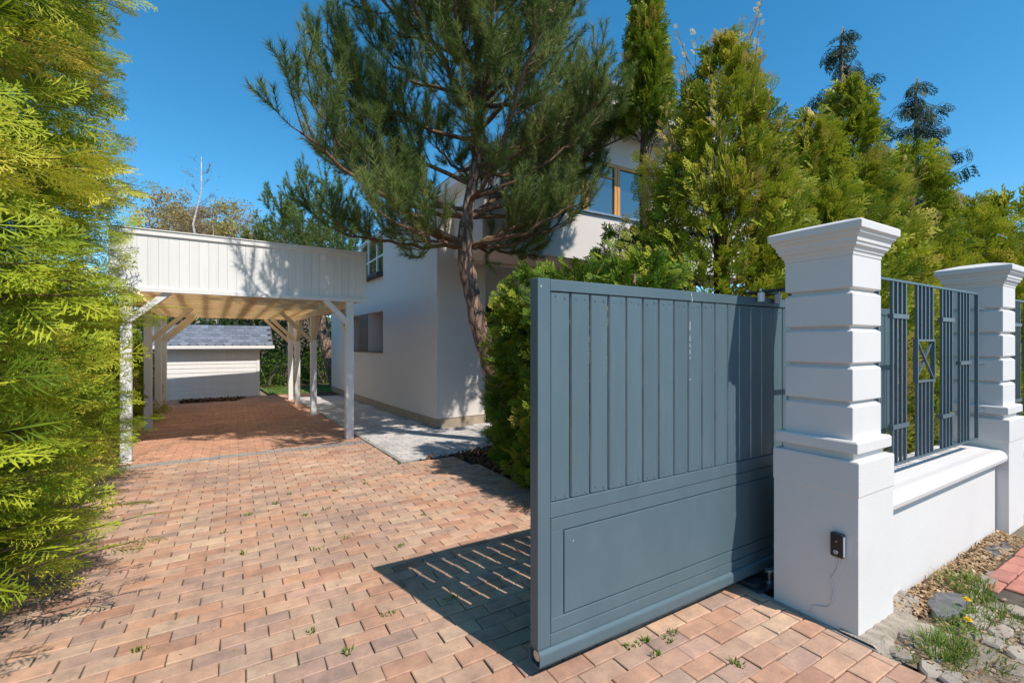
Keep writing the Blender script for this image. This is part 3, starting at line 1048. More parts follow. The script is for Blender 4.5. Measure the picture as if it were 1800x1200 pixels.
# weeds in the paver joints
g = Geo()
for (px_, py_) in ((1135, 1130), (1170, 1125), (1160, 1150), (1110, 1135), (1190, 1112), (795, 1055), (485, 885), (510, 868), (575, 895), (590, 862), (440, 905), (420, 975),
                   (250, 1142), (545, 1110), (615, 1145), (680, 1080), (700, 815), (745, 905), (1300, 1165), (700, 960), (400, 935), (535, 905), (610, 945), (560, 965), (860, 835), (640, 850)):
    p = px_ground(px_, py_)
    for _ in range(2):
        grass_tuft_geo(g, p[0] + random.uniform(-.03, .03), p[1] + random.uniform(-.012, .012), 9, .022, .028, rs2, -0.006, .4, .007)
tag(g.build('paver_weeds', M['grass']), 'tiny weeds sprouting in the joints of the brick drive', 'weeds', kind='stuff')
scatter_chips('drive_litter', [(-0.8, 2.4), (2.0, 1.9), (2.4, 5.0), (1.6, 7.0), (-1.0, 7.0)], 90, 0.03, M['litter'], seed=41, zlo=.001, zhi=.006)
tag(bpy.data.objects['drive_litter'], 'scattered dry leaf bits on the brick drive', 'leaves')


def dandelion(x, y, label):
    t = thing('dandelion', label, 'flower', 'dandelions in the verge', (x, y, -0.015))
    g = Geo()
    rs = np.random.default_rng(int(x * 100))
    for ring, (k, r, z) in enumerate(((16, .022, .072), (14, .017, .078), (10, .010, .083))):
        for i in range(k):
            a = 2 * math.pi * (i + .5 * ring) / k
            c, s = math.cos(a), math.sin(a)
            w = .0035
            g.add([(0, 0, .070), (c * r * .7 - s * w, s * r * .7 + c * w, z), (c * r, s * r, z + .001), (c * r * .7 + s * w, s * r * .7 - c * w, z)], [[(0, 1, 2, 3)]], rs.uniform())
    g.build('flower_head', M['dandelion'], t)
    Geo().tube([(0, 0, 0), (.004, .002, .04), (0, 0, .07)], [.0025, .002, .002], 6, .6).build('stem', M['grass'], t)
    for i in range(6):
        a = i * 1.05 + rs.uniform(-.3, .3)
        c, s = math.cos(a), math.sin(a)
        l = rs.uniform(.06, .1)
        g = Geo()
        g.add([(0, 0, .004), (c * l * .5 - s * .011, s * l * .5 + c * .011, .025), (c * l, s * l, .014), (c * l * .5 + s * .011, s * l * .5 - c * .011, .025)], [[(0, 1, 2, 3)]], rs.uniform(.3, .8))
        g.build('leaf', M['grass'], t)


dandelion(3.545, 0.905, 'yellow dandelion flower beside the dark slate slab')
dandelion(3.29, 0.835, 'yellow dandelion flower among cobbles nearer the gate pillar')

# ================================================================== CARPORT
CPR = math.radians(2.5)
cp = thing('carport', 'white timber carport with boarded front over the brick drive', 'carport', None, (1.56, 7.60, 0), CPR)
XL = -2.73          # left post line
def post(x, y, zt, mat=M['white_wood'], w=0.115):
    return Geo().box(x - w / 2, x + w / 2, y - w / 2, y + w / 2, -0.03, zt).build('post', mat, cp, bevel=0.006, seg=1)


YR = [0, 2.93, 5.0, 6.12]
YL = [0.0, 2.60, 4.6, 6.12]
for y in YR:
    post(0, y, 2.06 if y > .1 else 2.3)
for y in YL:
    post(XL, y, 2.06 if y > .1 else 2.3)
# long side beams and cross beams
for x in (0, XL):
    Geo().box(x - .05, x + .05, 0.06, 6.3, 2.06, 2.17).build('side_beam', M['pale_wood'], cp, bevel=0.004, seg=1)
for y in YR[1:]:
    pass
# knee braces
for x, s in ((0, -1), (XL, 1)):
    for y in (YR if x == 0 else YL):
        if y > 0.1:
            Geo().beam((x + s * 0.03, y, 1.55), (x + s * 0.62, y, 2.14), 0.07, 0.10, up=(0, 1, 0)).build('knee_brace', M['pale_wood'], cp, bevel=0.003, seg=1)
for s, x in ((1, 0.0), (-1, XL)):
    d = -s
Geo().beam((-0.03, 0, 1.83), (-0.37, 0, 2.18), 0.075, 0.11, up=(0, 1, 0)).build('knee_brace', M['white_wood'], cp, bevel=0.003, seg=1)
Geo().beam((XL + .03, 0, 1.80), (XL + .44, 0, 2.18), 0.075, 0.11, up=(0, 1, 0)).build('knee_brace', M['white_wood'], cp, bevel=0.003, seg=1)
for y0, sgn in ((0.0, 1), (2.93, 1), (2.93, -1), (5.0, -1)):
    Geo().beam((0, y0 + sgn * .04, 1.60), (0, y0 + sgn * .5, 2.07), 0.07, 0.09, up=(1, 0, 0)).build('knee_brace', M['pale_wood'], cp, bevel=0.003, seg=1)
# cross beams of the roof, amber sheet, rafters above it
def ceil(y):
    return 2.42 - 0.033 * y
y = 0.14
while y < 6.3:
    Geo().box(XL - .05, 0.18, y - .022, y + .022, ceil(y) - .055, ceil(y) - 0.001).build('batten', M['pale_wood'], cp)
    y += 0.46
g = Geo()
g.add([(XL - .12, .05, ceil(.05)), (0.199, .05, ceil(.05)), (0.199, 6.35, ceil(6.35)), (XL - .12, 6.35, ceil(6.35))], [[(0, 1, 2, 3)]])
g.build('roof_sheet', M['amber_sheet'], cp)
for i in range(8):
    x = XL + 0.1 + i * (abs(XL)) / 7.4
    w = .16 if i == 4 else .085
    Geo().beam((x, .08, ceil(.08) + .052), (x, 6.35, ceil(6.35) + .052), w, .10).build('rafter', M['pale_wood'], cp)
Geo().box(XL - .12, 0.199, 6.352, 6.375, ceil(6.35) - .06, ceil(6.35) + .13).build('added_shade_board', M['pale_wood'], cp)  # added over the rafter ends to straighten the roof's shadow on the shed
# boarded front
FX0, FX1, FZ0, FZ1 = XL - 0.16, 0.245, 2.165, 2.935
FYF = -0.075
Geo().box(FX0, FX1, FYF + 0.02, FYF + .075, FZ0 + .03, FZ1 - .03).build('fascia_backing', M['white_wood'], cp)
nb2 = 28
pw = (FX1 - FX0 - 0.11) / nb2
for k in range(nb2):
    a = FX0 + 0.055 + k * pw
    Geo().box(a + .0008, a + pw - .0008, FYF, FYF + .0195, FZ0 + .05, FZ1 - .05).build('fascia_board', M['white_wood'], cp, bevel=0.0018, seg=1)
Geo().box(FX0, FX1, FYF - .022, FYF + .0196, FZ1 - .052, FZ1 + .012).build('fascia_trim', M['white_wood'], cp, bevel=0.003, seg=1)
Geo().box(FX0, FX1, FYF - .022, FYF + .0196, FZ0 - .006, FZ0 + .052).build('fascia_trim', M['white_wood'], cp, bevel=0.003, seg=1)
Geo().box(FX0, FX0 + .056, FYF - .021, FYF + .0194, FZ0 + .0525, FZ1 - .0525).build('fascia_trim', M['white_wood'], cp, bevel=0.003, seg=1)
Geo().box(FX1 - .056, FX1, FYF - .021, FYF + .0194, FZ0 + .0525, FZ1 - .0525).build('fascia_trim', M['white_wood'], cp, bevel=0.003, seg=1)
Geo().box(FX0 - .01, FX1 + .01, FYF - .035, FYF + .12, FZ1 + .0125, FZ1 + .024).build('fascia_cover', M['white_wood'], cp)
# side fascia
for x in (0.20, XL - .16):
    Geo().prism([(x, FYF + .076), (x + .03, FYF + .076), (x + .03, 6.35), (x, 6.35)], 2.18, 2.52).build('side_fascia', M['white_wood'], cp)

# ================================================================== SHED
sh = thing('garden_shed', 'low white clapboard shed with grey shingle roof behind the carport', 'shed', None, (-1.75, 15.22, 0), 0.0)
SW, SD, SHT = 2.36, 1.9, 1.43
Geo().box(0.012, SW - .012, 0.02, SD, -0.04, SHT).build('wall', M['white_wood'], sh)
z = 0.0
while z < SHT - .05:
    g = Geo()
    g.add([(0, -.006, z), (SW - .07, -.006, z), (SW - .07, 0.004, z + .118), (0, 0.004, z + .118), (0, .0195, z), (SW - .07, .0195, z), (SW - .07, .0195, z + .118), (0, .0195, z + .118)],
          [[(0, 1, 2, 3), (7, 6, 5, 4), (0, 4, 5, 1), (2, 6, 7, 3), (1, 5, 6, 2), (0, 3, 7, 4)]])
    g.build('siding_board', M['white_wood'], sh)
    z += 0.118
Geo().box(SW - .069, SW + .015, -.016, .03, -.03, SHT).build('corner_trim', M['white_wood'], sh)
EZ, RZ, EY, RY = 1.44, 2.02, -0.24, 1.0
rs_ = (RZ - EZ) / (RY - EY)
Geo().add([(-.3, EY, EZ - .05), (SW + .36, EY, EZ - .05), (SW + .36, RY, RZ - .05), (-.3, RY, RZ - .05), (-.3, EY, EZ), (SW + .36, EY, EZ), (SW + .36, RY, RZ), (-.3, RY, RZ)],
          [[(0, 3, 2, 1), (4, 5, 6, 7), (0, 1, 5, 4), (1, 2, 6, 5), (2, 3, 7, 6), (3, 0, 4, 7)]]).build('roof', M['roofdark'], sh)
roof_o = sh.children[-1]
Geo().add([(-.3, RY, RZ - .05), (SW + .36, RY, RZ - .05), (SW + .36, 2.2, EZ - .05), (-.3, 2.2, EZ - .05), (-.3, RY, RZ), (SW + .36, RY, RZ), (SW + .36, 2.2, EZ), (-.3, 2.2, EZ)],
          [[(0, 3, 2, 1), (4, 5, 6, 7), (0, 1, 5, 4), (1, 2, 6, 5), (2, 3, 7, 6), (3, 0, 4, 7)]]).build('roof', M['roofdark'], sh)
Geo().box(-.32, SW + .38, EY - .035, EY - .001, EZ - .075, EZ + .01).build('eave_board', M['white_wood'], sh)
Geo().box(-.3, SW + .3, EY + .01, 0.0, EZ - .10, EZ - .052).build('soffit', M['white_wood'], sh)
sg = Geo()
hw = .098
ang = math.atan(rs_)
prof = [(-hw, 0.26), (-hw, .05), (-hw * .6, 0), (hw * .6, 0), (hw, .05), (hw, .26)]
v = [(a, b, 0.0) for a, b in prof] + [(a, b, .011) for a, b in prof]
k = len(prof)
sg.add(v, [[(i, (i + 1) % k, k + (i + 1) % k, k + i) for i in range(k)], [tuple(range(k, 2 * k))], [tuple(range(k - 1, -1, -1))]])
sgm = sg.mesh('shingle')
sgm.materials.append(M['shingle'])
ln = math.hypot(RY - EY, RZ - EZ)
rowi = 0
s_ = 0.0
while s_ < ln - .1:
    x = -.3 + hw + (rowi % 2) * hw
    while x < SW + .36 - hw * .3:
        o = place('shingle', sgm, roof_o)
        o.location = (x, EY - .02 + s_ * math.cos(ang), EZ + .004 + s_ * math.sin(ang) + .010)
        o.rotation_euler = (ang - .04, 0, 0)
        x += hw * 2 + .004
    s_ += .19
    rowi += 1

# ================================================================== HOUSE
hs = thing('house', 'pale plastered house with terrace parapet and upper wooden windows', 'house', None, (0, 0, 0))
A = (3.09, 7.72)
B = (2.885, 10.46)
Bi = (2.905, 10.46)
D_ = (2.62, 15.4)
# front block with terrace above (side wall, front wall)
Geo().prism([A, (4.10, 7.79), (4.10, 8.6), (11, 8.9), (11, 12.0), (3.3, 12.0), (3.3, 10.46), B], 0.16, 3.98).build('ground_floor_wall', M['house'], hs)
Geo().prism([(A[0] + .012, A[1] + .012), (4.11, 7.80), (4.11, 8.61), (11, 8.91), (11, 11.9), (3.3, 11.9), (3.3, 10.4), (B[0] + .012, 10.45)], -0.05, 0.161).build('plinth', M['plinth'], hs)


# rear lower wing with recessed window openings in its side wall
def lerp(a, b, t):
    return (a[0] + (b[0] - a[0]) * t, a[1] + (b[1] - a[1]) * t)


def wingx(y):
    return Bi[0] + (D_[0] - Bi[0]) * (y - Bi[1]) / (D_[1] - Bi[1])


def wing_piece(y0, y1, z0, z1, name='wing_wall', mat='house', dx=0.0, depth=0.5):
    return Geo().prism([(wingx(y0) + dx, y0), (wingx(y0) + dx + depth, y0), (wingx(y1) + dx + depth, y1), (wingx(y1) + dx, y1)], z0, z1).build(name, M[mat], hs)


wing_piece(10.461, 15.4, 0.16, 1.29)
wing_piece(10.461, 15.4, 2.25, 3.05)
wing_piece(13.5, 15.4, 1.291, 2.249)
wing_piece(10.461, 13.499, 1.291, 2.249, 'window_wall', 'brown_wood', 0.44, 0.06)
wing_piece(11.66, 12.42, 1.292, 2.248, 'wood_pier', 'brown_wood', 0.004, 0.43)
Geo().prism([(wingx(11.64) + .01, 11.64), (wingx(11.64) + .44, 11.64), (wingx(11.655) + .44, 11.655), (wingx(11.655) + .01, 11.655)], 1.292, 2.248).build('window_reveal', M['house'], hs)
Geo().prism([(wingx(13.48) + .01, 13.48), (wingx(13.48) + .44, 13.48), (wingx(13.495) + .44, 13.495), (wingx(13.495) + .01, 13.495)], 1.292, 2.248).build('window_reveal', M['house'], hs)
wing_piece(10.461, 13.499, 1.288, 1.312, 'window_sill', 'brown_wood', -0.02, 0.45)
for (y0, y1) in ((10.6, 11.55), (12.55, 13.4)):
    w_ = wing_piece(y0, y1, 1.36, 2.2, 'window_pane', 'glass', 0.425, 0.02)
wing_piece(10.47, 15.45, -0.05, 0.159, 'plinth', 'plinth', 0.012, 0.4)
# roof edge of the wing, with gutter
Geo().prism([(wingx(10.47) - .10, 10.465), (wingx(10.47) + 2, 10.465), (wingx(15.5) + 2, 15.5), (wingx(15.5) - .10, 15.5)], 3.051, 3.13).build('wing_roof', M['roofdark'], hs)
Geo().tube([(wingx(10.47) - .12, 10.47, 3.08), (wingx(15.5) - .12, 15.5, 3.08)], [.055, .055], 10).build('gutter', M['roofdark'], hs)
# glazed winter garden over the wing
cons = thing('winter_garden', 'white framed glass room on the roof of the house wing', 'glasshouse', None, (3.25, 11.4, 3.13))
for k in range(4):
    Geo().box(-.03, .03, k * .9 - .03, k * .9 + .03, 0, 1.25).build('post', M['white_wood'], cons)
for k in range(3):
    f_ = Geo().box(-.02, .02, k * .9 + .03, k * .9 + .87, .62, .66).build('glazing_bar', M['white_wood'], cons)
    Geo().box(-.006, .006, k * .9 + .03, k * .9 + .87, .02, .619).build('pane', M['glass'], cons)
    Geo().box(-.006, .006, k * .9 + .03, k * .9 + .87, .661, 1.20).build('pane', M['glass'], cons)
Geo().box(-.03, .03, -.03, 2.73, 1.2505, 1.30).build('top_rail', M['white_wood'], cons)
# terrace coping and front balcony with soffit
Geo().prism([(3.02, 7.68), (3.42, 7.68), (3.42, 7.9), (3.25, 7.9), (3.1, 10.52), (2.84, 10.52)], 3.981, 4.03).build('parapet_coping', M['gutter'], hs)
bal = Geo().box(3.42, 11.0, 6.60, 7.85, 3.05, 3.93).build('balcony', M['house'], hs)
Geo().box(3.40, 11.02, 6.55, 6.75, 3.931, 3.965).build('window_ledge', M['gutter'], hs)
Geo().box(3.46, 11.0, 6.64, 7.74, 3.028, 3.049).build('soffit_panel', M['house'], hs)
Geo().box(3.55, 11.0, 7.60, 7.70, 2.985, 3.027).build('soffit_trim', M['house'], hs)
Geo().box(3.60, 11.0, 6.62, 6.66, 3.17, 3.19).build('drip_groove', M['gutter'], hs)
# upper storey
UX = 5.25
Geo().box(UX, 11, 6.78, 12, 3.94, 5.66).build('upper_wall', M['house'], hs)
Geo().box(4.92, 11.6, 5.95, 12.6, 5.65, 5.70).build('eave_soffit', M['house'], hs)
Geo().box(4.88, 11.6, 5.905, 5.949, 5.63, 5.89).build('eave_fascia', M['house'], hs)
Geo().box(4.875, 4.9195, 5.95, 12.6, 5.63, 5.89).build('eave_fascia', M['house'], hs)
Geo().add([(4.85, 5.88, 5.892), (11.6, 5.88, 5.892), (11.6, 12.6, 5.892), (4.85, 12.6, 5.892), (7.6, 9.2, 7.0), (9.4, 9.2, 7.0)],
          [[(0, 1, 5, 4), (2, 3, 4, 5)], [(1, 2, 5), (3, 0, 4)], [(3, 2, 1, 0)]]).build('roof', M['roofdark'], hs)
Geo().tube([(4.86, 5.84, 5.90), (11.6, 5.84, 5.90)], [.068, .068], 12).build('gutter', M['gutter'], hs)


def window(x0, x1, z0, z1, yf, name, parent, transom=None):
    """timber window set proud of a wall at y = yf (front)"""
    fw = .075
    w = Geo().box(x0, x1, yf + .031, yf + .05, z0, z1).build(name, M['brown_wood'], parent)
    Geo().box(x0, x0 + fw, yf - .03, yf + .03, z0, z1).build('frame', M['oak'], w, bevel=0.004, seg=1)
    Geo().box(x1 - fw, x1, yf - .03, yf + .03, z0, z1).build('frame', M['oak'], w, bevel=0.004, seg=1)
    Geo().box(x0 + fw + .0005, x1 - fw - .0005, yf - .029, yf + .029, z1 - fw, z1).build('frame', M['oak'], w, bevel=0.004, seg=1)
    Geo().box(x0 + fw + .0005, x1 - fw - .0005, yf - .029, yf + .029, z0, z0 + fw * .7).build('frame', M['oak'], w, bevel=0.004, seg=1)
    Geo().box(x0 + fw + .001, x1 - fw - .001, yf + .004, yf + .014, z0 + fw * .7, z1 - fw).build('pane', M['glass'], w)
    if transom:
        Geo().box(x0 + fw + .001, x1 - fw - .001, yf - .015, yf + .002, transom, transom + .03).build('glazing_bar', M['oak'], w)
    return w


window(5.66, 6.46, 3.96, 5.02, 6.735, 'window', hs, 4.72)
window(6.465, 7.22, 3.96, 5.02, 6.735, 'window', hs, None)
window(5.30, 5.655, 3.96, 5.02, 6.735, 'window', hs, None)
Geo().box(5.22, 7.28, 6.60, 6.78, 3.966, 3.985).build('window_sill', M['gutter'], hs)
# glazed door below the balcony
window(4.11, 5.1, 0.05, 2.35, 8.52, 'terrace_door', hs, 1.05)
window(5.11, 6.1, 0.05, 2.35, 8.52, 'terrace_door', hs, 1.05)
# round vent grilles
for z in (0.87, 0.545):
    vx = 3.845
    vy = 7.72 + (vx - 3.09) * 0.0693
    v_ = Geo().cyl((vx, vy + .02, z), (vx, vy - .012, z), .085, n=28).build('vent_grille', M['white_wood'], hs, bevel=0.004)
    Geo().cyl((vx, vy - .008, z), (vx, vy - .0135, z), .070, n=24).build('mesh', M['gutter'], v_)
    for k in range(5):
        zz = z - .052 + k * .026
        hwid = math.sqrt(max(.0001, .072 ** 2 - (zz - z) ** 2))
        Geo().box(vx - hwid, vx + hwid, vy - .022, vy - .014, zz - .006, zz + .006).build('slat', M['white_wood'], v_)

# ================================================================== FOLIAGE
def rot_basis(d, nrm):
    d = d / np.linalg.norm(d, axis=-1, keepdims=True)
    s = np.cross(nrm, d)
    s = s / np.maximum(1e-6, np.linalg.norm(s, axis=-1, keepdims=True))
    n2 = np.cross(d, s)
    return d, s, n2


def frond_template(seed, nside, nsec, wid):
    """flat lacy spray in xy, axis +x, unit length; diamonds for the ribs, tapering triangles for the side strands"""
    rs = np.random.default_rng(seed)
    V, T, Q, TR = [], [], [], []

    def strand(p, a, l, w, tri=False):
        c, s = math.cos(a), math.sin(a)
        b0 = len(V)
        pts = ((0.0, 0), (.92, -w * .85), (1.0, w * .85)) if tri else ((0, 0), (.6, -w), (1, 0), (.6, w))
        for (u, q) in pts:
            x, y = p[0] + c * l * u - s * q, p[1] + s * l * u + c * q
            V.append((x, y, -.22 * x * x - .25 * abs(y) ** 1.5 + rs.uniform(-.012, .012)))
            T.append(.14 * x + .20 * u * min(1.0, l * 3))
        if tri:
            TR.append((b0, b0 + 1, b0 + 2))
        else:
            Q.append((b0, b0 + 1, b0 + 2, b0 + 3))
    strand((0, 0), 0, 1.0, wid * 1.1)
    for k in range(nside):
        x = .08 + .82 * (k + .5) / nside
        L = (.46 if nsec < 3 else .40) * (1 - x) ** .7 * (.6 + .7 * min(1, x * 3.2)) + .06
        for sd in (1, -1):
            xx = x + rs.uniform(-.03, .03)
            a = sd * math.radians(rs.uniform(36, 56))
            l = L * rs.uniform(.75, 1.15)
            strand((xx, 0), a, l, wid)
            for j in range(nsec):
                u = (j + .7) / (nsec + .6)
                q = (xx + math.cos(a) * l * u, math.sin(a) * l * u)
                b = a + (1 if j % 2 else -1) * sd * -math.radians(rs.uniform(30, 50))
                strand(q, b, l * (1 - u * .55) * rs.uniform(.42, .62), wid * .95, True)
    return np.array(V), np.array(Q), np.array(TR).reshape(-1, 3), np.array(T)


TPL = {2: [frond_template(i, 7, 3, .017) for i in range(5)],
       1: [frond_template(20 + i, 4, 2, .038) for i in range(4)],
       0: [frond_template(40 + i, 4, 0, .065) for i in range(3)],
       3: [frond_template(60 + i, 6, 3, .019) for i in range(3)]}


def place_fronds(g, pos, d, nrm, sc, tint, level):
    pos, d, nrm, sc, tint = map(np.asarray, (pos, d, nrm, sc, tint))
    d, s, n2 = rot_basis(d, nrm)
    tp = TPL[level]
    which = np.arange(len(pos)) % len(tp)
    for w, (V, F, F3, T) in enumerate(tp):
        m = which == w
        if not m.any():
            continue
        P = pos[m][:, None, :] + sc[m][:, None, None] * (V[None, :, 0:1] * d[m][:, None, :] + V[None, :, 1:2] * s[m][:, None, :] + V[None, :, 2:3] * n2[m][:, None, :])
        k, nv = P.shape[:2]
        Fa = (F[None] + (np.arange(k) * nv)[:, None, None]).reshape(-1, 4)
        t = np.clip(tint[m][:, None] + T[None], 0, 1).ravel()
        fl = [Fa]
        if len(F3):
            fl.append((F3[None] + (np.arange(k) * nv)[:, None, None]).reshape(-1, 3))
        g.add(P.reshape(-1, 3), fl, t)


def fbm1(a, b, seed):
    return (math.sin(a * 2.1 + seed) * math.cos(b * 1.7 + seed * 1.3) + .5 * math.sin(a * 4.7 - seed + b * 3.1) + .3 * math.sin(b * 7.3 + seed * 2 + a))


def thuja(label, base, H, R, nbranch, mat, level=1, group=None, seed=1, shape='cone', rise=0.5, flen=0.2, tmean=.42, zlow=0.06, nfr=8,
          lump=.16, back=.4, bare=None, name='thuja_tree', cat='tree', tip=0.0, horiz=0.0, spike=0.0, tuft=(.20, .16), per=5, tvar=.17, fill=750, wisps=0):
    """crown grown in tufts: each tuft is a handful of branches fanning from inside, each branch carries flat sprays"""
    rs = random.Random(seed)
    t = thing(name, label, cat, group, base)
    bx, by, bz = base
    tr = max(.05, .035 * R + .018 * H)
    Geo().tube([(0, 0, -.1), (.02, .01, H * .3), (-.02, .02, H * .6), (0, 0, H * .93)], [tr, tr * .75, tr * .45, .012], 8).build('trunk', M['bark_thuja'], t, smooth=True)
    tocam = np.array([-bx, -by]) / math.hypot(bx, by)

    def prof(q):
        if shape == 'cone':
            return R * min(1, .72 + q * 1.6) * (1 - q) ** .72 * (1.06 - .06 * q)
        if shape == 'column':
            return R * min(1, .8 + q) * (1 - q ** 2.6) ** .9
        if shape == 'ovoid':
            return R * min(1, .8 + q) * (1 - q ** 1.9) ** .85
        if shape == 'broad':
            return R * min(1, .85 + q) * (1 - q ** 3.0) ** .75
        return R * (1 - q ** 5) ** .6
    tw = Geo()
    pos, dd, nn_, sc, ti = [], [], [], [], []
    made = 0
    tries = 0
    ntuft = nbranch // per
    while made < ntuft and tries < ntuft * 12:
        tries += 1
        qc = rs.uniform(zlow, .985)
        pr = prof(qc)
        if rs.random() > (.25 + .75 * pr / R):
            continue
        thc = rs.uniform(0, 2 * math.pi)
        face = math.cos(thc) * tocam[0] + math.sin(thc) * tocam[1]
        if face < -.25 and rs.random() > back:
            continue
        if bare and bare[0] < qc < bare[1] and rs.random() < .9:
            continue
        lum = 1 + lump * fbm1(thc * 1.3, qc * H * 1.4, seed) + rs.uniform(-.20, .14)
        if rs.random() < spike:
            lum *= rs.uniform(1.1, 1.28)
        clump = rs.gauss(0, tvar)
        roll_c = rs.uniform(-.4, .4) + (0 if rs.random() < horiz else rs.choice((-1, 1)) * rs.uniform(.8, 1.57))
        elev_c = rise * rs.uniform(.7, 1.25)
        made += 1
        for _b in range(per):
            e1, e2 = rs.uniform(-1, 1), rs.uniform(-1, 1)
            th = thc + e1 * tuft[0] / max(.25, pr)
            zz1 = qc * H + e2 * tuft[1]
            r1 = max(.06, pr * lum) * (1 - .16 * (e1 * e1 + e2 * e2)) + rs.uniform(-.03, .03)
            r0 = r1 * rs.uniform(.15, .55)
            L = r1 - r0
            if L < .05:
                continue
            out = np.array([math.cos(th), math.sin(th), 0.0])
            elev = elev_c * rs.uniform(.8, 1.2)
            z0 = zz1 - math.tan(min(1.25, elev)) * L * .8
            p0 = np.array([out[0] * r0, out[1] * r0, max(.05, z0)])
            p1 = np.array([out[0] * r1, out[1] * r1, max(.04, zz1)])
            pm_ = (p0 + p1) / 2 + np.array([0, 0, -.06 * L if rise > .35 else .07 * L])
            bl = np.linalg.norm(p1 - p0)
            ax = (p1 - p0) / max(bl, 1e-5)
            tw.tube([tuple(p0), tuple(pm_), tuple(p1)], [.008, .005, .0025], 3, .5, cap=False)
            side = np.array([-math.sin(th), math.cos(th), 0])
            roll = roll_c + rs.uniform(-.3, .3)
            nrm = np.cross(ax, side)
            if nrm[2] < 0:
                nrm = -nrm
            nrm = nrm * math.cos(roll) + side * math.sin(roll)
            sd = np.cross(nrm, ax)
            kf = nfr + rs.randint(-1, 1)
            for k in range(kf):
                u = .15 + .85 * (k + .7) / kf
                pt = p0 * (1 - u) ** 2 + 2 * pm_ * u * (1 - u) + p1 * u * u
                a = math.radians(rs.uniform(25, 58)) * (1 if k % 2 else -1) * (1 - .75 * (u > .93))
                d = ax * math.cos(a) + sd * math.sin(a) + np.array([0, 0, tip * u + rs.uniform(-.1, .15)])
                n3 = nrm + np.array([rs.uniform(-.4, .4), rs.uniform(-.4, .4), rs.uniform(-.3, .3)])
                pos.append(pt)
                dd.append(d)
                nn_.append(n3)
                sc.append(flen * rs.uniform(.7, 1.25) * (1.1 - .3 * u))
                ti.append(tmean + clump + rs.gauss(0, .06))
    for _w in range(wisps):
        q = rs.uniform(.62, .97)
        th = rs.uniform(0, 6.283)
        out = np.array([math.cos(th), math.sin(th), 0])
        p0 = out * prof(q) * .6 + np.array([0, 0, q * H - .2])
        ln_ = rs.uniform(.45, .85)
        p1 = p0 + out * ln_ * rs.uniform(.15, .5) + np.array([0, 0, ln_])
        pm_ = (p0 + p1) / 2 + out * .06
        tw.tube([tuple(p0), tuple(pm_), tuple(p1)], [.007, .005, .002], 3, .5, cap=False)
        for k in range(6):
            u = .45 + .55 * k / 5
            pos.append(p0 * (1 - u) ** 2 + 2 * pm_ * u * (1 - u) + p1 * u * u)
            dd.append((p1 - p0) / ln_ + np.array([rs.uniform(-.6, .6), rs.uniform(-.6, .6), .1]))
            nn_.append(np.array([rs.uniform(-1, 1), rs.uniform(-1, 1), .3]))
            sc.append(rs.uniform(.06, .12))
            ti.append(rs.uniform(.7, .95))
    g = Geo()
    place_fronds(g, pos, dd, nn_, sc, np.clip(np.array(ti), 0, .95), level)
    # denser body between the tufts
    pos, dd, nn_, sc, ti = [], [], [], [], []
    while len(pos) < fill:
        q = rs.uniform(zlow, .97)
        pr = prof(q)
        if rs.random() > (.15 + .85 * pr / R) or (bare and bare[0] < q < bare[1]):
            continue
        th = rs.uniform(0, 2 * math.pi)
        if math.cos(th) * tocam[0] + math.sin(th) * tocam[1] < -.3 and rs.random() > .35:
            continue
        r = pr * (rs.uniform(.5, .95) if level == 2 else rs.uniform(.42, .80))
        out = np.array([math.cos(th), math.sin(th), 0.0])
        pos.append(out * r + np.array([0, 0, q * H]))
        dd.append(out * rs.uniform(.4, 1.0) + np.array([rs.uniform(-.5, .5), rs.uniform(-.5, .5), rs.uniform(.0, 1.0) * (1.4 if rise > .35 else .5)]))
        nn_.append(np.array([rs.uniform(-1, 1), rs.uniform(-1, 1), rs.uniform(-.2, 1)]))
        sc.append(flen * rs.uniform(.8, 1.3) * (.8 if level == 2 else 1))
        ti.append(tmean - .09 + rs.gauss(0, .12))  # inner sprays tinted darker: older leaves, plus shade of the gaps painted in
    if fill:
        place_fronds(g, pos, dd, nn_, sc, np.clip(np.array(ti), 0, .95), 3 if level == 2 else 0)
    tag(tw.build('branches', M['bark_thuja'], t), kind='stuff')
    g.build('crown', M[mat], t)
    return t


HG = 'tall golden thujas lining the left of the drive'
ORD = ['first', 'second', 'third', 'fourth', 'fifth', 'sixth']
left = [(-1.75, 2.35, 1.06, 72), (-1.78, 3.15, 1.06, 220), (-1.88, 3.95, 1.12, 240), (-1.94, 4.8, 1.12, 240), (-2.02, 5.65, 1.12, 240), (-2.12, 6.5, 1.12, 240)]
for i, (x, y, R, n) in enumerate(left):
    lab = 'tall golden thuja right beside the left front carport post' if i == 5 else ORD[5 - i] + ' tall golden thuja along the drive counting from the carport'
    thuja(lab, (x, y, 0), 6.3 + .2 * math.sin(i * 2), R, n, 'thuja_gold', 2, HG, 100 + i, 'wall', .22, .27, .45, .02, 6, .10, .08, None, horiz=.8, tip=-.05, spike=.25, tuft=(.30, .10), per=4, tvar=.16, fill=(0, 560, 620, 660, 700, 780)[i] or 300)
for i, (x, y, R, n, H) in enumerate([(-2.15, 8.3, .85, 115, 2.3), (-2.2, 9.4, .9, 115, 2.5), (-2.3, 11.3, .95, 110, 2.2), (-2.4, 13.0, .9, 90, 2.1)]):
    lab = ['low bushy thuja just behind the left front carport post', 'low bushy thuja by the second left carport post', 'low bushy thuja by the third left carport post', 'low bushy thuja at the shed end of the carport'][i]
    thuja(lab, (x, y, 0), H, R, n, 'thuja_green', 1, 'bushy thujas beside the carport', 130 + i, 'broad', .4, .24, .45, .03, 8, .16, .4, spike=.2)

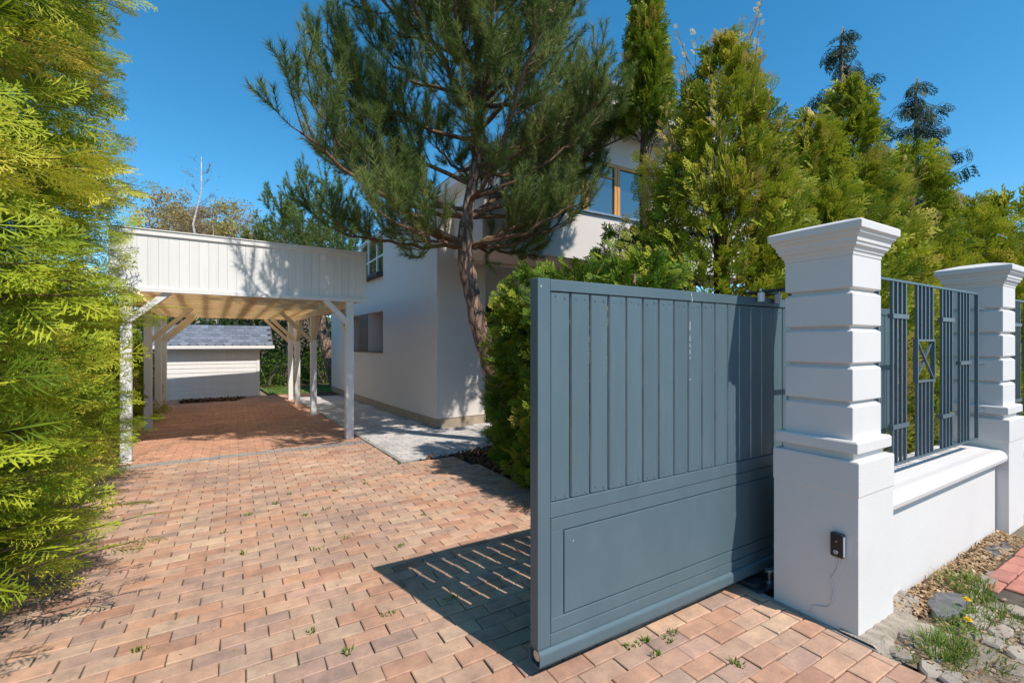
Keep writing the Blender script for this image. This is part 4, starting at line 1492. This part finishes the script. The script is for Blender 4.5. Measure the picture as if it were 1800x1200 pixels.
# --- clipped hedge behind the gate
HC = 'clipped dark thujas of the hedge behind the gate'
for i, (x, y, R, H, n) in enumerate([(3.10, 4.55, .66, 2.42, 240), (3.02, 3.75, .66, 2.36, 230), (3.05, 2.95, .64, 2.30, 150)]):
    lab = ['clipped dark thuja shrub closest to the leaning pine trunk', 'middle shrub of the clipped dark thuja hedge behind gate', 'clipped dark thuja shrub right behind the gate boards'][i]
    thuja(lab, (x, y, 0), H, R, n, 'thuja_green', 1, HC, 150 + i, 'wall', .75, .15, .33, .03, 7, .05, .5, None, name='thuja_shrub', cat='shrub', tuft=(.12, .12), per=3, fill=1050)
# --- thuja row behind fence and gate
TG = 'thujas behind the metal fence'
thuja('tall slim thuja with bare brown middle in front of house window', (5.15, 4.75, 0), 6.9, .60, 380, 'thuja_green', 1, None, 171, 'column', .9, .17, .50, .30, 7, .12, .3, (.30, .68), tuft=(.14, .14))
thuja('broad bushy golden thuja standing behind the gate', (4.75, 3.25, 0), 4.95, 1.36, 720, 'thuja_bronze', 1, None, 172, 'ovoid', 1.0, .18, .46, .04, 7, .16, .2, None, spike=.3, tuft=(.16, .15), fill=3000, wisps=46)
thuja('low dark thuja bush under the house window behind gate', (4.15, 4.25, 0), 2.95, .90, 270, 'thuja_green', 1, None, 173, 'broad', .8, .17, .40, .05, 7, .2, .15, None, spike=.3)
thuja('pointed green thuja just right of the broad golden one', (6.35, 3.1, 0), 4.5, 1.12, 330, 'thuja_bronze', 1, TG, 174, 'ovoid', 1.0, .20, .40, .03, 6, .13, .15, tuft=(.16, .15), fill=1700)
thuja('twin-topped green thuja rising above the gate pillar', (7.25, 3.05, 0), 5.15, 1.12, 330, 'thuja_bronze', 1, TG, 175, 'cone', 1.0, .22, .40, .03, 6, .13, .15, tuft=(.16, .15), fill=1700)
thuja('pointed thuja between the two white pillars', (9.3, 3.0, 0), 4.75, 1.25, 310, 'thuja_bronze', 1, TG, 176, 'cone', 1.0, .26, .40, .03, 5, .13, .15, tuft=(.18, .18))
thuja('shaggy thuja with dry tips behind the fence panel', (8.25, 3.0, 0), 4.0, 1.2, 250, 'thuja_bronze', 1, TG, 177, 'cone', .95, .26, .52, .03, 5, .15, .15, tuft=(.18, .18), wisps=16)
thuja('bushy yellow thuja above the far pillar', (11.3, 2.9, 0), 4.0, 1.2, 250, 'thuja_bronze', 1, TG, 178, 'broad', .8, .30, .50, .03, 5, .2, .15, spike=.3, tuft=(.22, .2))
thuja('bushy thuja at the end of the row past the far pillar', (13.6, 2.8, 0), 4.6, 1.3, 250, 'thuja_bronze', 0, TG, 179, 'broad', .8, .32, .46, .03, 8, .2, .4, spike=.3, tuft=(.25, .25))
thuja('young thuja right behind the fence bars', (5.55, 2.75, 0), 2.6, .66, 200, 'thuja_bronze', 1, TG, 180, 'broad', .9, .18, .46, .12, 8, .15, .4)


# --- drooping blue green cypresses behind the row
def cypress(label, base, H, R, seed):
    rs = random.Random(seed)
    t = thing('weeping_cypress', label, 'tree', 'dark weeping cypresses behind the thuja row', base)
    Geo().tube([(0, 0, 0), (.05, 0, H * .5), (-.03, 0, H * .85), (.0, .02, H * .96), (.10, .02, H), (.2, .02, H * .975)], [.16, .1, .05, .03, .015, .008], 7).build('trunk', M['bark_grey'], t, smooth=True)
    tw = Geo()
    pos, dd, nn_, sc, ti = [], [], [], [], []
    nl = int(H * 14)
    for i in range(nl):
        q = (i + rs.random()) / nl
        z = H * (.15 + .83 * q)
        th = rs.uniform(0, 6.283)
        L = R * (1 - q) ** .75 * rs.uniform(.6, 1.2) + .12
        out = np.array([math.cos(th), math.sin(th), 0])
        p0 = np.array([0, 0, z])
        p1 = p0 + out * L + np.array([0, 0, .10 * L])
        pm_ = p0 + out * L * .5 + np.array([0, 0, -.08 * L])
        tw.tube([tuple(p0), tuple(pm_), tuple(p1)], [.02, .012, .004], 4, cap=False)
        k = max(4, int(L * 9))
        for j in range(k):
            u = .15 + .85 * (j + .5) / k
            pt = p0 * (1 - u) ** 2 + 2 * pm_ * u * (1 - u) + p1 * u * u
            sd = np.array([-out[1], out[0], 0]) * (1 if j % 2 else -1)
            pos.append(pt)
            dd.append(out * .5 + sd * rs.uniform(.2, .7) + np.array([0, 0, -rs.uniform(.3, 1.1)]))
            nn_.append(np.array([rs.uniform(-.5, .5), rs.uniform(-.5, .5), 1]))
            sc.append(rs.uniform(.28, .5))
            ti.append(rs.gauss(.45, .2))
    g = Geo()
    place_fronds(g, pos, dd, nn_, sc, np.clip(ti, 0, 1), 1)
    tw.build('branches', M['bark_grey'], t)
    g.build('crown', M['cypress'], t)
    return t


cypress('taller weeping cypress with hooked tip above the thuja row', (13.9, 6.0, 0), 10.0, 2.2, 3)
cypress('shorter weeping cypress behind the pointed thuja', (17.9, 5.7, 0), 9.7, 2.3, 5)


# --- pines
def needles(g, pts, rs, n, ln, wd, tmean, spread=(30, 62)):
    """needles along polyline pts (k,3)"""
    pts = np.asarray(pts)
    seg = np.linalg.norm(np.diff(pts, axis=0), axis=1)
    cum = np.concatenate([[0], np.cumsum(seg)])
    u = rs.uniform(0, 1, n) ** .85 * cum[-1]
    idx = np.clip(np.searchsorted(cum, u) - 1, 0, len(seg) - 1)
    f = ((u - cum[idx]) / np.maximum(seg[idx], 1e-6))[:, None]
    p = pts[idx] * (1 - f) + pts[idx + 1] * f
    ax = (pts[idx + 1] - pts[idx]) / np.maximum(seg[idx], 1e-6)[:, None]
    rnd = rs.normal(0, 1, (n, 3))
    lat = rnd - ax * (rnd * ax).sum(1, keepdims=True)
    lat /= np.linalg.norm(lat, axis=1, keepdims=True) + 1e-9
    a = np.radians(rs.uniform(spread[0], spread[1], n))[:, None]
    a = a * (1 - .30 * (u / cum[-1])[:, None])
    d = ax * np.cos(a) + lat * np.sin(a)
    w = np.cross(d, rs.normal(0, 1, (n, 3)))
    w /= np.linalg.norm(w, axis=1, keepdims=True) + 1e-9
    l = (ln * rs.uniform(.7, 1.15, n))[:, None]
    V = np.stack([p - w * wd / 2, p + w * wd / 2, p + d * l], 1)
    t = np.clip(tmean + rs.normal(0, .1, n), 0, 1)
    T = np.stack([t - .12, t - .12, t + .12], 1)
    g.add(V.reshape(-1, 3), [np.arange(3 * n).reshape(-1, 3)], np.clip(T, 0, 1).ravel())


def bez(p0, p1, p2, n):
    t = np.linspace(0, 1, n)[:, None]
    return np.asarray(p0) * (1 - t) ** 2 + 2 * np.asarray(p1) * t * (1 - t) + np.asarray(p2) * t * t


def pine(label, base, trunk, tr, limbs, seed, nsec, nsh, npn, ln, wd, mat, tmean=.45, shoot=.27, group=None, barkm='bark_pine', cones=0, limb_r=.035, sec_len=.62):
    rs = np.random.default_rng(seed)
    t = thing('pine_tree', label, 'tree', group, base)
    base = np.array(base)
    tp = np.array(trunk) - base
    g = Geo()
    # trunk with knots
    dense = []
    rad = []
    for i in range(len(tp) - 1):
        for k in range(5):
            u = k / 5
            dense.append(tuple(tp[i] * (1 - u) + tp[i + 1] * u))
            r = tr[i] * (1 - u) + tr[i + 1] * u
            rad.append(r * (1 + .06 * math.sin(len(dense) * 1.9) + .05 * math.sin(len(dense) * .8 + 1)))
    dense.append(tuple(tp[-1]))
    rad.append(tr[-1])
    g.tube(dense, rad, 14)
    g.build('trunk', M[barkm], t, smooth=True)
    gn = Geo()
    gl = Geo()
    tips = []
    for (p0, p1, p2, r0) in limbs:
        P = bez(np.array(p0) - base, np.array(p1) - base, np.array(p2) - base, 12)
        P[1:-1] += rs.normal(0, .02, P[1:-1].shape)
        rads = list(np.linspace(r0, .012, 12))
        gl.tube([tuple(q) for q in P], rads, 6, cap=False)
        Ln = np.linalg.norm(np.diff(P, axis=0), axis=1).sum()
        m = max(3, int(nsec * Ln / 2.0))
        for j in range(m + 1):
            u = .28 + .72 * (j + rs.uniform(0, .6)) / m if j < m else 1.0
            u = min(u, 1.0)
            i0 = min(10, int(u * 11))
            pt = P[i0] + (P[i0 + 1] - P[i0]) * (u * 11 - i0)
            ax = P[i0 + 1] - P[i0]
            ax /= np.linalg.norm(ax)
            if j < m:
                side = np.cross(ax, (0, 0, 1))
                nl = np.linalg.norm(side)
                side = side / nl if nl > .1 else np.array([1., 0, 0])
                upv = np.cross(side, ax)
                az = rs.uniform(0, 6.283)
                lat = side * math.cos(az) + upv * (abs(math.sin(az)) * .8 if rs.uniform() < .75 else math.sin(az))
                d = ax * rs.uniform(.5, .9) + lat * rs.uniform(.6, 1.0)
                L2 = sec_len * rs.uniform(.55, 1.2) * (1.15 - .5 * u)
            else:
                d = ax
                L2 = sec_len * .55
            d /= np.linalg.norm(d)
            e = pt + d * L2 + np.array([0, 0, .30 * L2])
            S = bez(pt, pt + d * L2 * .5 + np.array([0, 0, -.03]), e, 6)
            gl.tube([tuple(q) for q in S], list(np.linspace(.010, .005, 6)), 3, cap=False)
            tm = tmean + rs.normal(0, .15)
            needles(gn, S[1:], rs, int(npn * .7), ln, wd, tm - .05, (40, 80))
            tips.append(S[-1])
            for k in range(nsh):
                uu = rs.uniform(.35, 1.0) if k else 1.0
                ii = min(4, int(uu * 5))
                q0 = S[ii] + (S[ii + 1] - S[ii]) * (uu * 5 - ii)
                a2 = S[ii + 1] - S[ii]
                a2 /= np.linalg.norm(a2)
                rn = rs.normal(0, 1, 3)
                rn -= a2 * (rn @ a2)
                rn /= np.linalg.norm(rn)
                dv = a2 * .75 + rn * (.0 if k == 0 else .65) + np.array([0, 0, .45])
                dv /= np.linalg.norm(dv)
                l3 = shoot * rs.uniform(.7, 1.3)
                q2 = q0 + dv * l3
                Q = bez(q0, q0 + dv * l3 * .5, q2 + np.array([0, 0, .04]), 4)
                gl.tube([tuple(Q[0]), tuple(Q[-1])], [.006, .004], 3, cap=False)
                needles(gn, Q, rs, npn, ln, wd, tm, (38, 72))
    gl.build('limbs', M['bark_limb'], t, smooth=True)
    gn.build('crown', M[mat], t)
    rs3 = random.Random(seed)
    for i in range(cones):
        q = tips[rs3.randrange(len(tips))]
        cg = Geo()
        pr = [(0, .004), (.1, .016), (.3, .026), (.5, .029), (.75, .022), (.95, .010), (1, .003)]
        cg.tube([(q[0], q[1] - .02, q[2] - .02 + .065 * u) for u, _ in pr], [r * 1.15 for _, r in pr], 8)
        cg.build('pine_cone', M['cone'], t, smooth=False)
    return t


PB = (3.62, 6.0, 0.0)
trunk = [(3.62, 6.0, -.1), (3.46, 6.0, .55), (3.23, 6.0, 1.2), (3.05, 6.0, 1.75), (2.93, 6.0, 2.25), (2.84, 6.0, 2.65), (2.82, 6.0, 2.95), (2.86, 5.98, 3.4), (2.98, 5.95, 4.1), (3.02, 5.95, 5.0), (3.0, 5.95, 6.2), (3.0, 6.0, 7.6), (3.0, 6.0, 8.4)]
tr = [.165, .135, .132, .122, .118, .112, .115, .085, .07, .058, .045, .025, .012]
L = []
F0 = (2.82, 6.0, 2.9)
F1 = (2.85, 5.98, 3.3)
# big left limb seen against the sky, with its upright shoots
L += [(F0, (1.7, 5.9, 3.0), (0.75, 5.85, 4.35), .055),
      (F0, (1.9, 5.7, 3.1), (0.62, 5.6, 3.85), .045),
      (F1, (2.0, 6.1, 3.6), (1.05, 6.0, 4.75), .045),
      (F0, (2.1, 6.2, 2.75), (1.15, 6.4, 3.0), .034),
      (F0, (2.2, 5.5, 2.75), (1.55, 5.2, 2.9), .03),
      (F1, (2.2, 6.8, 3.5), (1.3, 7.1, 4.1), .036)]
# right limbs
L += [(F0, (3.6, 5.9, 2.9), (4.2, 5.6, 3.3), .036),
      (F0, (3.6, 5.7, 3.1), (4.6, 5.4, 3.9), .042),
      (F1, (3.8, 5.9, 3.7), (4.95, 5.7, 4.6), .046),
      (F1, (3.8, 6.2, 4.0), (5.3, 6.2, 5.45), .046),
      (F0, (3.3, 5.3, 2.9), (3.9, 4.8, 3.35), .032),
      (F0, (3.5, 6.4, 2.9), (4.4, 6.7, 3.1), .03)]
rs_p = random.Random(12)
for k in range(34):
    z0 = 3.3 + 4.6 * (k / 34) ** 1.05
    th = k * 2.399 + rs_p.uniform(-.3, .3)
    if k >= 28:
        z0 = 3.6 + .45 * (k - 28)
        th = -math.pi / 2 + rs_p.uniform(-.9, .9)
    i = max(j for j in range(len(trunk)) if trunk[j][2] <= z0)
    i2 = min(i + 1, len(trunk) - 1)
    u = (z0 - trunk[i][2]) / max(.01, trunk[i2][2] - trunk[i][2])
    p0 = tuple(trunk[i][a] * (1 - u) + trunk[i2][a] * u for a in range(3))
    zt = z0 + rs_p.uniform(.55, 1.15)
    R_ = 2.25 if zt < 6.4 else max(.4, 2.25 - 0.78 * (zt - 6.4))
    R_ *= rs_p.uniform(.78, 1.05)
    p2 = (p0[0] + R_ * math.cos(th) * (1.0 if math.cos(th) < 0 else 1.08), p0[1] + R_ * .85 * math.sin(th), zt + .25)
    p1 = (p0[0] + R_ * .55 * math.cos(th), p0[1] + R_ * .5 * math.sin(th), z0 + .12)
    L.append((p0, p1, p2, .034))
pine('big pine with leaning trunk growing in front of the house', PB, trunk, tr, L, 21, 17, 5, 88, .112, .0060, 'needle', .42, .27, None, cones=9)

# pines at the back of the garden
def simple_limbs(bx, by, zlo, zhi, R, n, seed):
    rs = random.Random(seed)
    out = []
    for k in range(n):
        q = k / n
        z = zlo + (zhi - zlo) * q
        th = k * 2.4
        r = R * (1 - q) ** .6 * rs.uniform(.75, 1.1) + .25
        out.append(((bx, by, z), (bx + r * .55 * math.cos(th), by + r * .55 * math.sin(th), z + .1), (bx + r * math.cos(th), by + r * math.sin(th), z + .55), .04))
    return out


pine('bright green pine rising behind the carport roof', (3.3, 21.0, 0), [(3.3, 21, -.1), (3.2, 21, 2.5), (3.1, 21, 5), (3.1, 21, 7.9)], [.2, .17, .12, .03], simple_limbs(3.1, 21, 4.1, 7.8, 2.3, 26, 3), 31, 6, 3, 45, .19, .026, 'needle_far', .55, .42, 'pines at the back of the garden', sec_len=.9)
pine('slender pine with bare trunk beside the white shed', (1.9, 20.2, 0), [(1.9, 20.2, -.1), (2.0, 20.2, 2.5), (2.1, 20.2, 6.2)], [.17, .14, .03], simple_limbs(2.1, 20.2, 3.1, 6.0, 1.9, 18, 4), 32, 5, 3, 34, .19, .026, 'needle_far', .45, .42, 'pines at the back of the garden', sec_len=.9)
pine('pine with slanting trunk on the lawn by the carport posts', (3.15, 17.3, 0), [(3.15, 17.3, -.1), (2.85, 17.3, 1.0), (2.6, 17.4, 2.4), (2.6, 17.5, 4.9)], [.24, .19, .15, .03], simple_limbs(2.6, 17.5, 2.5, 4.8, 2.0, 18, 5), 33, 5, 3, 34, .17, .024, 'needle_far', .38, .4, 'pines at the back of the garden', sec_len=.9)


# --- leafy shrubs and dark evergreen hedge at the back
def shrub(label, base, rx, ry, h, n, seed, mat='laurel', ls=.10, group=None, tmean=.5, name='laurel_shrub'):
    rs = np.random.default_rng(seed)
    t = thing(name, label, 'shrub', group, base)
    g = Geo()
    gs = Geo()
    for k in range(9):
        a = rs.uniform(0, 6.283)
        e = (math.cos(a) * rx * .6, math.sin(a) * ry * .6, h * rs.uniform(.55, .85))
        gs.tube([(e[0] * .1, e[1] * .1, -.05), (e[0] * .4, e[1] * .4, e[2] * .5), e], [.025, .015, .006], 5)
    gs.build('stems', M['bark_grey'], t)
    dv = rs.normal(0, 1, (n, 3))
    dv /= np.linalg.norm(dv, axis=1, keepdims=True)
    dv[:, 2] = np.abs(dv[:, 2]) * 1.0 - .12
    lum = 1 + .18 * np.sin(dv[:, 0] * 7 + seed) * np.cos(dv[:, 1] * 6) + .12 * np.sin(dv[:, 2] * 11)
    r = rs.uniform(.45, 1.0, n) ** .5 * lum
    p = dv * r[:, None] * np.array([rx, ry, h])
    p[:, 2] = np.maximum(p[:, 2], .03)
    d = dv + rs.normal(0, .6, (n, 3))
    d /= np.linalg.norm(d, axis=1, keepdims=True)
    w = np.cross(d, rs.normal(0, 1, (n, 3)))
    w /= np.linalg.norm(w, axis=1, keepdims=True)
    l = (ls * rs.uniform(.6, 1.2, n))[:, None]
    V = np.stack([p, p + d * l * .5 + w * l * .26, p + d * l, p + d * l * .5 - w * l * .26], 1)
    g.add(V.reshape(-1, 3), [np.arange(4 * n).reshape(-1, 4)], np.repeat(np.clip(rs.normal(tmean, .25, n), 0, 1), 4))
    g.build('crown', M[mat], t)
    return t


shrub('bright leafy laurel between the carport posts', (1.55, 19.0, 0), .8, .6, 1.5, 1500, 1, group='laurels at the back of the lawn', tmean=.6)
shrub('rounded laurel beside the slanting pine trunk', (3.0, 19.2, 0), 1.0, .7, 1.35, 1700, 2, group='laurels at the back of the lawn', tmean=.6)
shrub('tall laurel behind the front carport post', (4.2, 18.9, 0), 1.1, .7, 1.9, 1900, 3, group='laurels at the back of the lawn', tmean=.5)
shrub('low laurel at the corner of the shed', (1.0, 18.4, 0), .6, .5, 1.1, 1000, 4, group='laurels at the back of the lawn', tmean=.5)
for i in range(9):
    x = -4.2 + i * 1.25
    shrub('dark evergreen bush in the back boundary hedge', (x, 21.6 + .25 * math.sin(i * 3), 0), .95, .8, 3.5 + .5 * math.sin(i * 1.7), 2500, 50 + i, 'laurel', .16, 'evergreen bushes of the back hedge', .22, 'evergreen_bush')
# bark bed at the end of the lawn
sheet('bark_bed', [(1.2, 17.9), (6, 17.6), (6, 19.4), (-4, 20.6), (-4, 18.8)], 0.0, M['mulch'])
sheet('bark_strip', [(1.36, 14.25), (2.7, 14.25), (4.6, 15.4), (4.6, 15.9), (1.3, 15.1)], 0.0, M['mulch'])
g = Geo()
rsx = np.random.default_rng(77)
for k in range(260):
    x, y = rsx.uniform(.9, 5), rsx.uniform(15.2, 17.8)
    grass_tuft_geo(g, x, y, 10, .12, .06, rsx, -.01, .35, .012)
tag(g.build('lawn_grass', M['grass']), 'mown grass of the back lawn', 'grass', kind='stuff')

# --- far bare trees on the rise behind
def bare_tree(label, base, H, seed, mat='bark_grey', leaves=0, ltint=.4, spread=.5, group='bare spring trees on the rise behind', r0=.12, depth=5, lsize=.14, name='bare_tree', nsub=26):
    rs = random.Random(seed)
    t = thing(name, label, 'tree', group, base)
    g = Geo()
    gt = Geo()
    pts = [(0, 0, -.5)]
    for k in range(1, 7):
        pts.append((rs.uniform(-.12, .12) * k * .4, rs.uniform(-.12, .12) * k * .4, H * .97 * k / 6))
    g.tube(pts, [r0 * (1 - .9 * k / 6) for k in range(7)], 6)
    ends = []

    def grow(p, d, L, r, dep):
        p = Vector(p)
        d = Vector(d).normalized()
        e = p + d * L
        m = p + d * L * .5 + Vector((rs.uniform(-.1, .1), rs.uniform(-.1, .1), rs.uniform(-.05, .1))) * L
        gt.tube([p, m, e], [r, r * .75, r * .5], 3, cap=False)
        ends.append((m, e))
        if dep <= 0:
            return
        for _ in range(rs.choice((2, 3, 3))):
            nd_ = d + Vector((rs.uniform(-1, 1), rs.uniform(-1, 1), rs.uniform(-.3, .7))) * .7
            grow(p + d * L * rs.uniform(.45, 1.0), nd_, L * rs.uniform(.5, .75), max(.006, r * .55), dep - 1)
    for k in range(nsub):
        q = .22 + .76 * (k + rs.random()) / nsub
        i = min(5, int(q * 6))
        u = q * 6 - i
        a, b = pts[i], pts[i + 1]
        p = [a[j] * (1 - u) + b[j] * u for j in range(3)]
        th = rs.uniform(0, 6.283)
        Lb = H * spread * (.30 * (1 - q) + .07) * rs.uniform(.7, 1.3)
        grow(p, (math.cos(th), math.sin(th), rs.uniform(.5, 1.1)), Lb, r0 * .22 * (1.2 - q), depth - 2)
    g.build('trunk', M[mat], t, smooth=True)
    gt.build('branches', M['bark_grey'], t)
    if leaves:
        rn = np.random.default_rng(seed)
        E_ = np.array([tuple(e) for _, e in ends])
        idx = rn.integers(0, len(E_), leaves)
        p = E_[idx] + rn.normal(0, .22, (leaves, 3))
        d = rn.normal(0, 1, (leaves, 3))
        d /= np.linalg.norm(d, axis=1, keepdims=True)
        w = np.cross(d, rn.normal(0, 1, (leaves, 3)))
        w /= np.linalg.norm(w, axis=1, keepdims=True)
        l = lsize * rn.uniform(.5, 1.1, leaves)[:, None]
        V = np.stack([p, p + d * l * .5 + w * l * .3, p + d * l, p + d * l * .5 - w * l * .3], 1)
        lg = Geo()
        lg.add(V.reshape(-1, 3), [np.arange(4 * leaves).reshape(-1, 4)], np.repeat(np.clip(rn.normal(ltint, .2, leaves), 0, 1), 4))
        lg.build('crown', M['budding'], t)
    return t


def ray_at(px, dist):
    d = FWD * FPX + RGT * (px - CXP)
    d = d / FPX * dist
    return d[0], d[1]


# the wooded rise
g = Geo()
ga = np.linspace(-40, 60, 26)
rows_ = [(24.0, -.05), (28, .5), (36, 2.2), (50, 4.0), (80, 5.5), (140, 6.0)]
v = []
for yy, zz in rows_:
    for x in ga:
        v.append((x, yy + 1.5 * math.sin(x * .13), zz + (.35 * math.sin(x * .31 + yy) if zz > 0 else 0)))
f = []
for j in range(len(rows_) - 1):
    for i in range(len(ga) - 1):
        a = j * len(ga) + i
        f.append((a, a + 1, a + 1 + len(ga), a + len(ga)))
g.add(v, [f])
tag(g.build('hillside', surface('woodland_floor', (0.085, 0.070, 0.040), 0.95, 0.4, 1.5, 0.5, 20, 0.03), smooth=True), kind='structure')
x, y = ray_at(346, 27)
bare_tree('slim white-barked birch standing tall above the carport', (x, y, .6), 12.2, 5, 'bark_birch', 500, .2, .34, 'birches behind the carport', .15, 5, .09, 'birch_tree', 24)
x, y = ray_at(378, 30)
bare_tree('shorter pale birch next to the tall one', (x, y, 1.0), 8.6, 6, 'bark_birch', 500, .3, .4, 'birches behind the carport', .12, 5, .09, 'birch_tree', 20)
far = [(292, 30, 8.6, .35, 1500), (315, 34, 9.2, .55, 2200), (332, 29, 7.4, .3, 2000), (360, 33, 8.4, .3, 2200), (393, 32, 8.8, .55, 2200), (408, 30, 7.2, .6, 2200), (428, 36, 9.0, .25, 900), (447, 33, 7.2, .4, 1800),
       (470, 35, 6.8, .4, 1500), (262, 33, 8.0, .45, 1500), (500, 36, 6.5, .35, 1500), (535, 34, 5.8, .4, 1200), (350, 40, 9.0, .35, 1500), (415, 42, 9.4, .3, 900), (620, 33, 6.0, .4, 1400), (300, 42, 9.5, .4, 1200)]
for i, (px_, dist, H, tt, lv) in enumerate(far):
    x, y = ray_at(px_, dist)
    z = 0.0 if y < 24 else min(4.0, (y - 24) * .16)
    bare_tree('leafless budding tree in the thicket behind the carport', (x, y, z), H * 1.04, 60 + i, 'bark_grey', int(lv * 1.5), tt, .66, 'budding trees of the thicket', .10, 4, .20, 'budding_tree', 30)
for i, (px_, dist, H) in enumerate(((1752, 26, 9.0), (1790, 24, 8.6))):
    x, y = ray_at(px_, dist)
    bare_tree('thin leafless tree against the sky beyond the thuja row', (x, y, 0), H, 90 + i, 'bark_grey', 0, .3, .5, 'leafless trees beyond the thuja row', .09, 5, .1, 'bare_tree', 24)
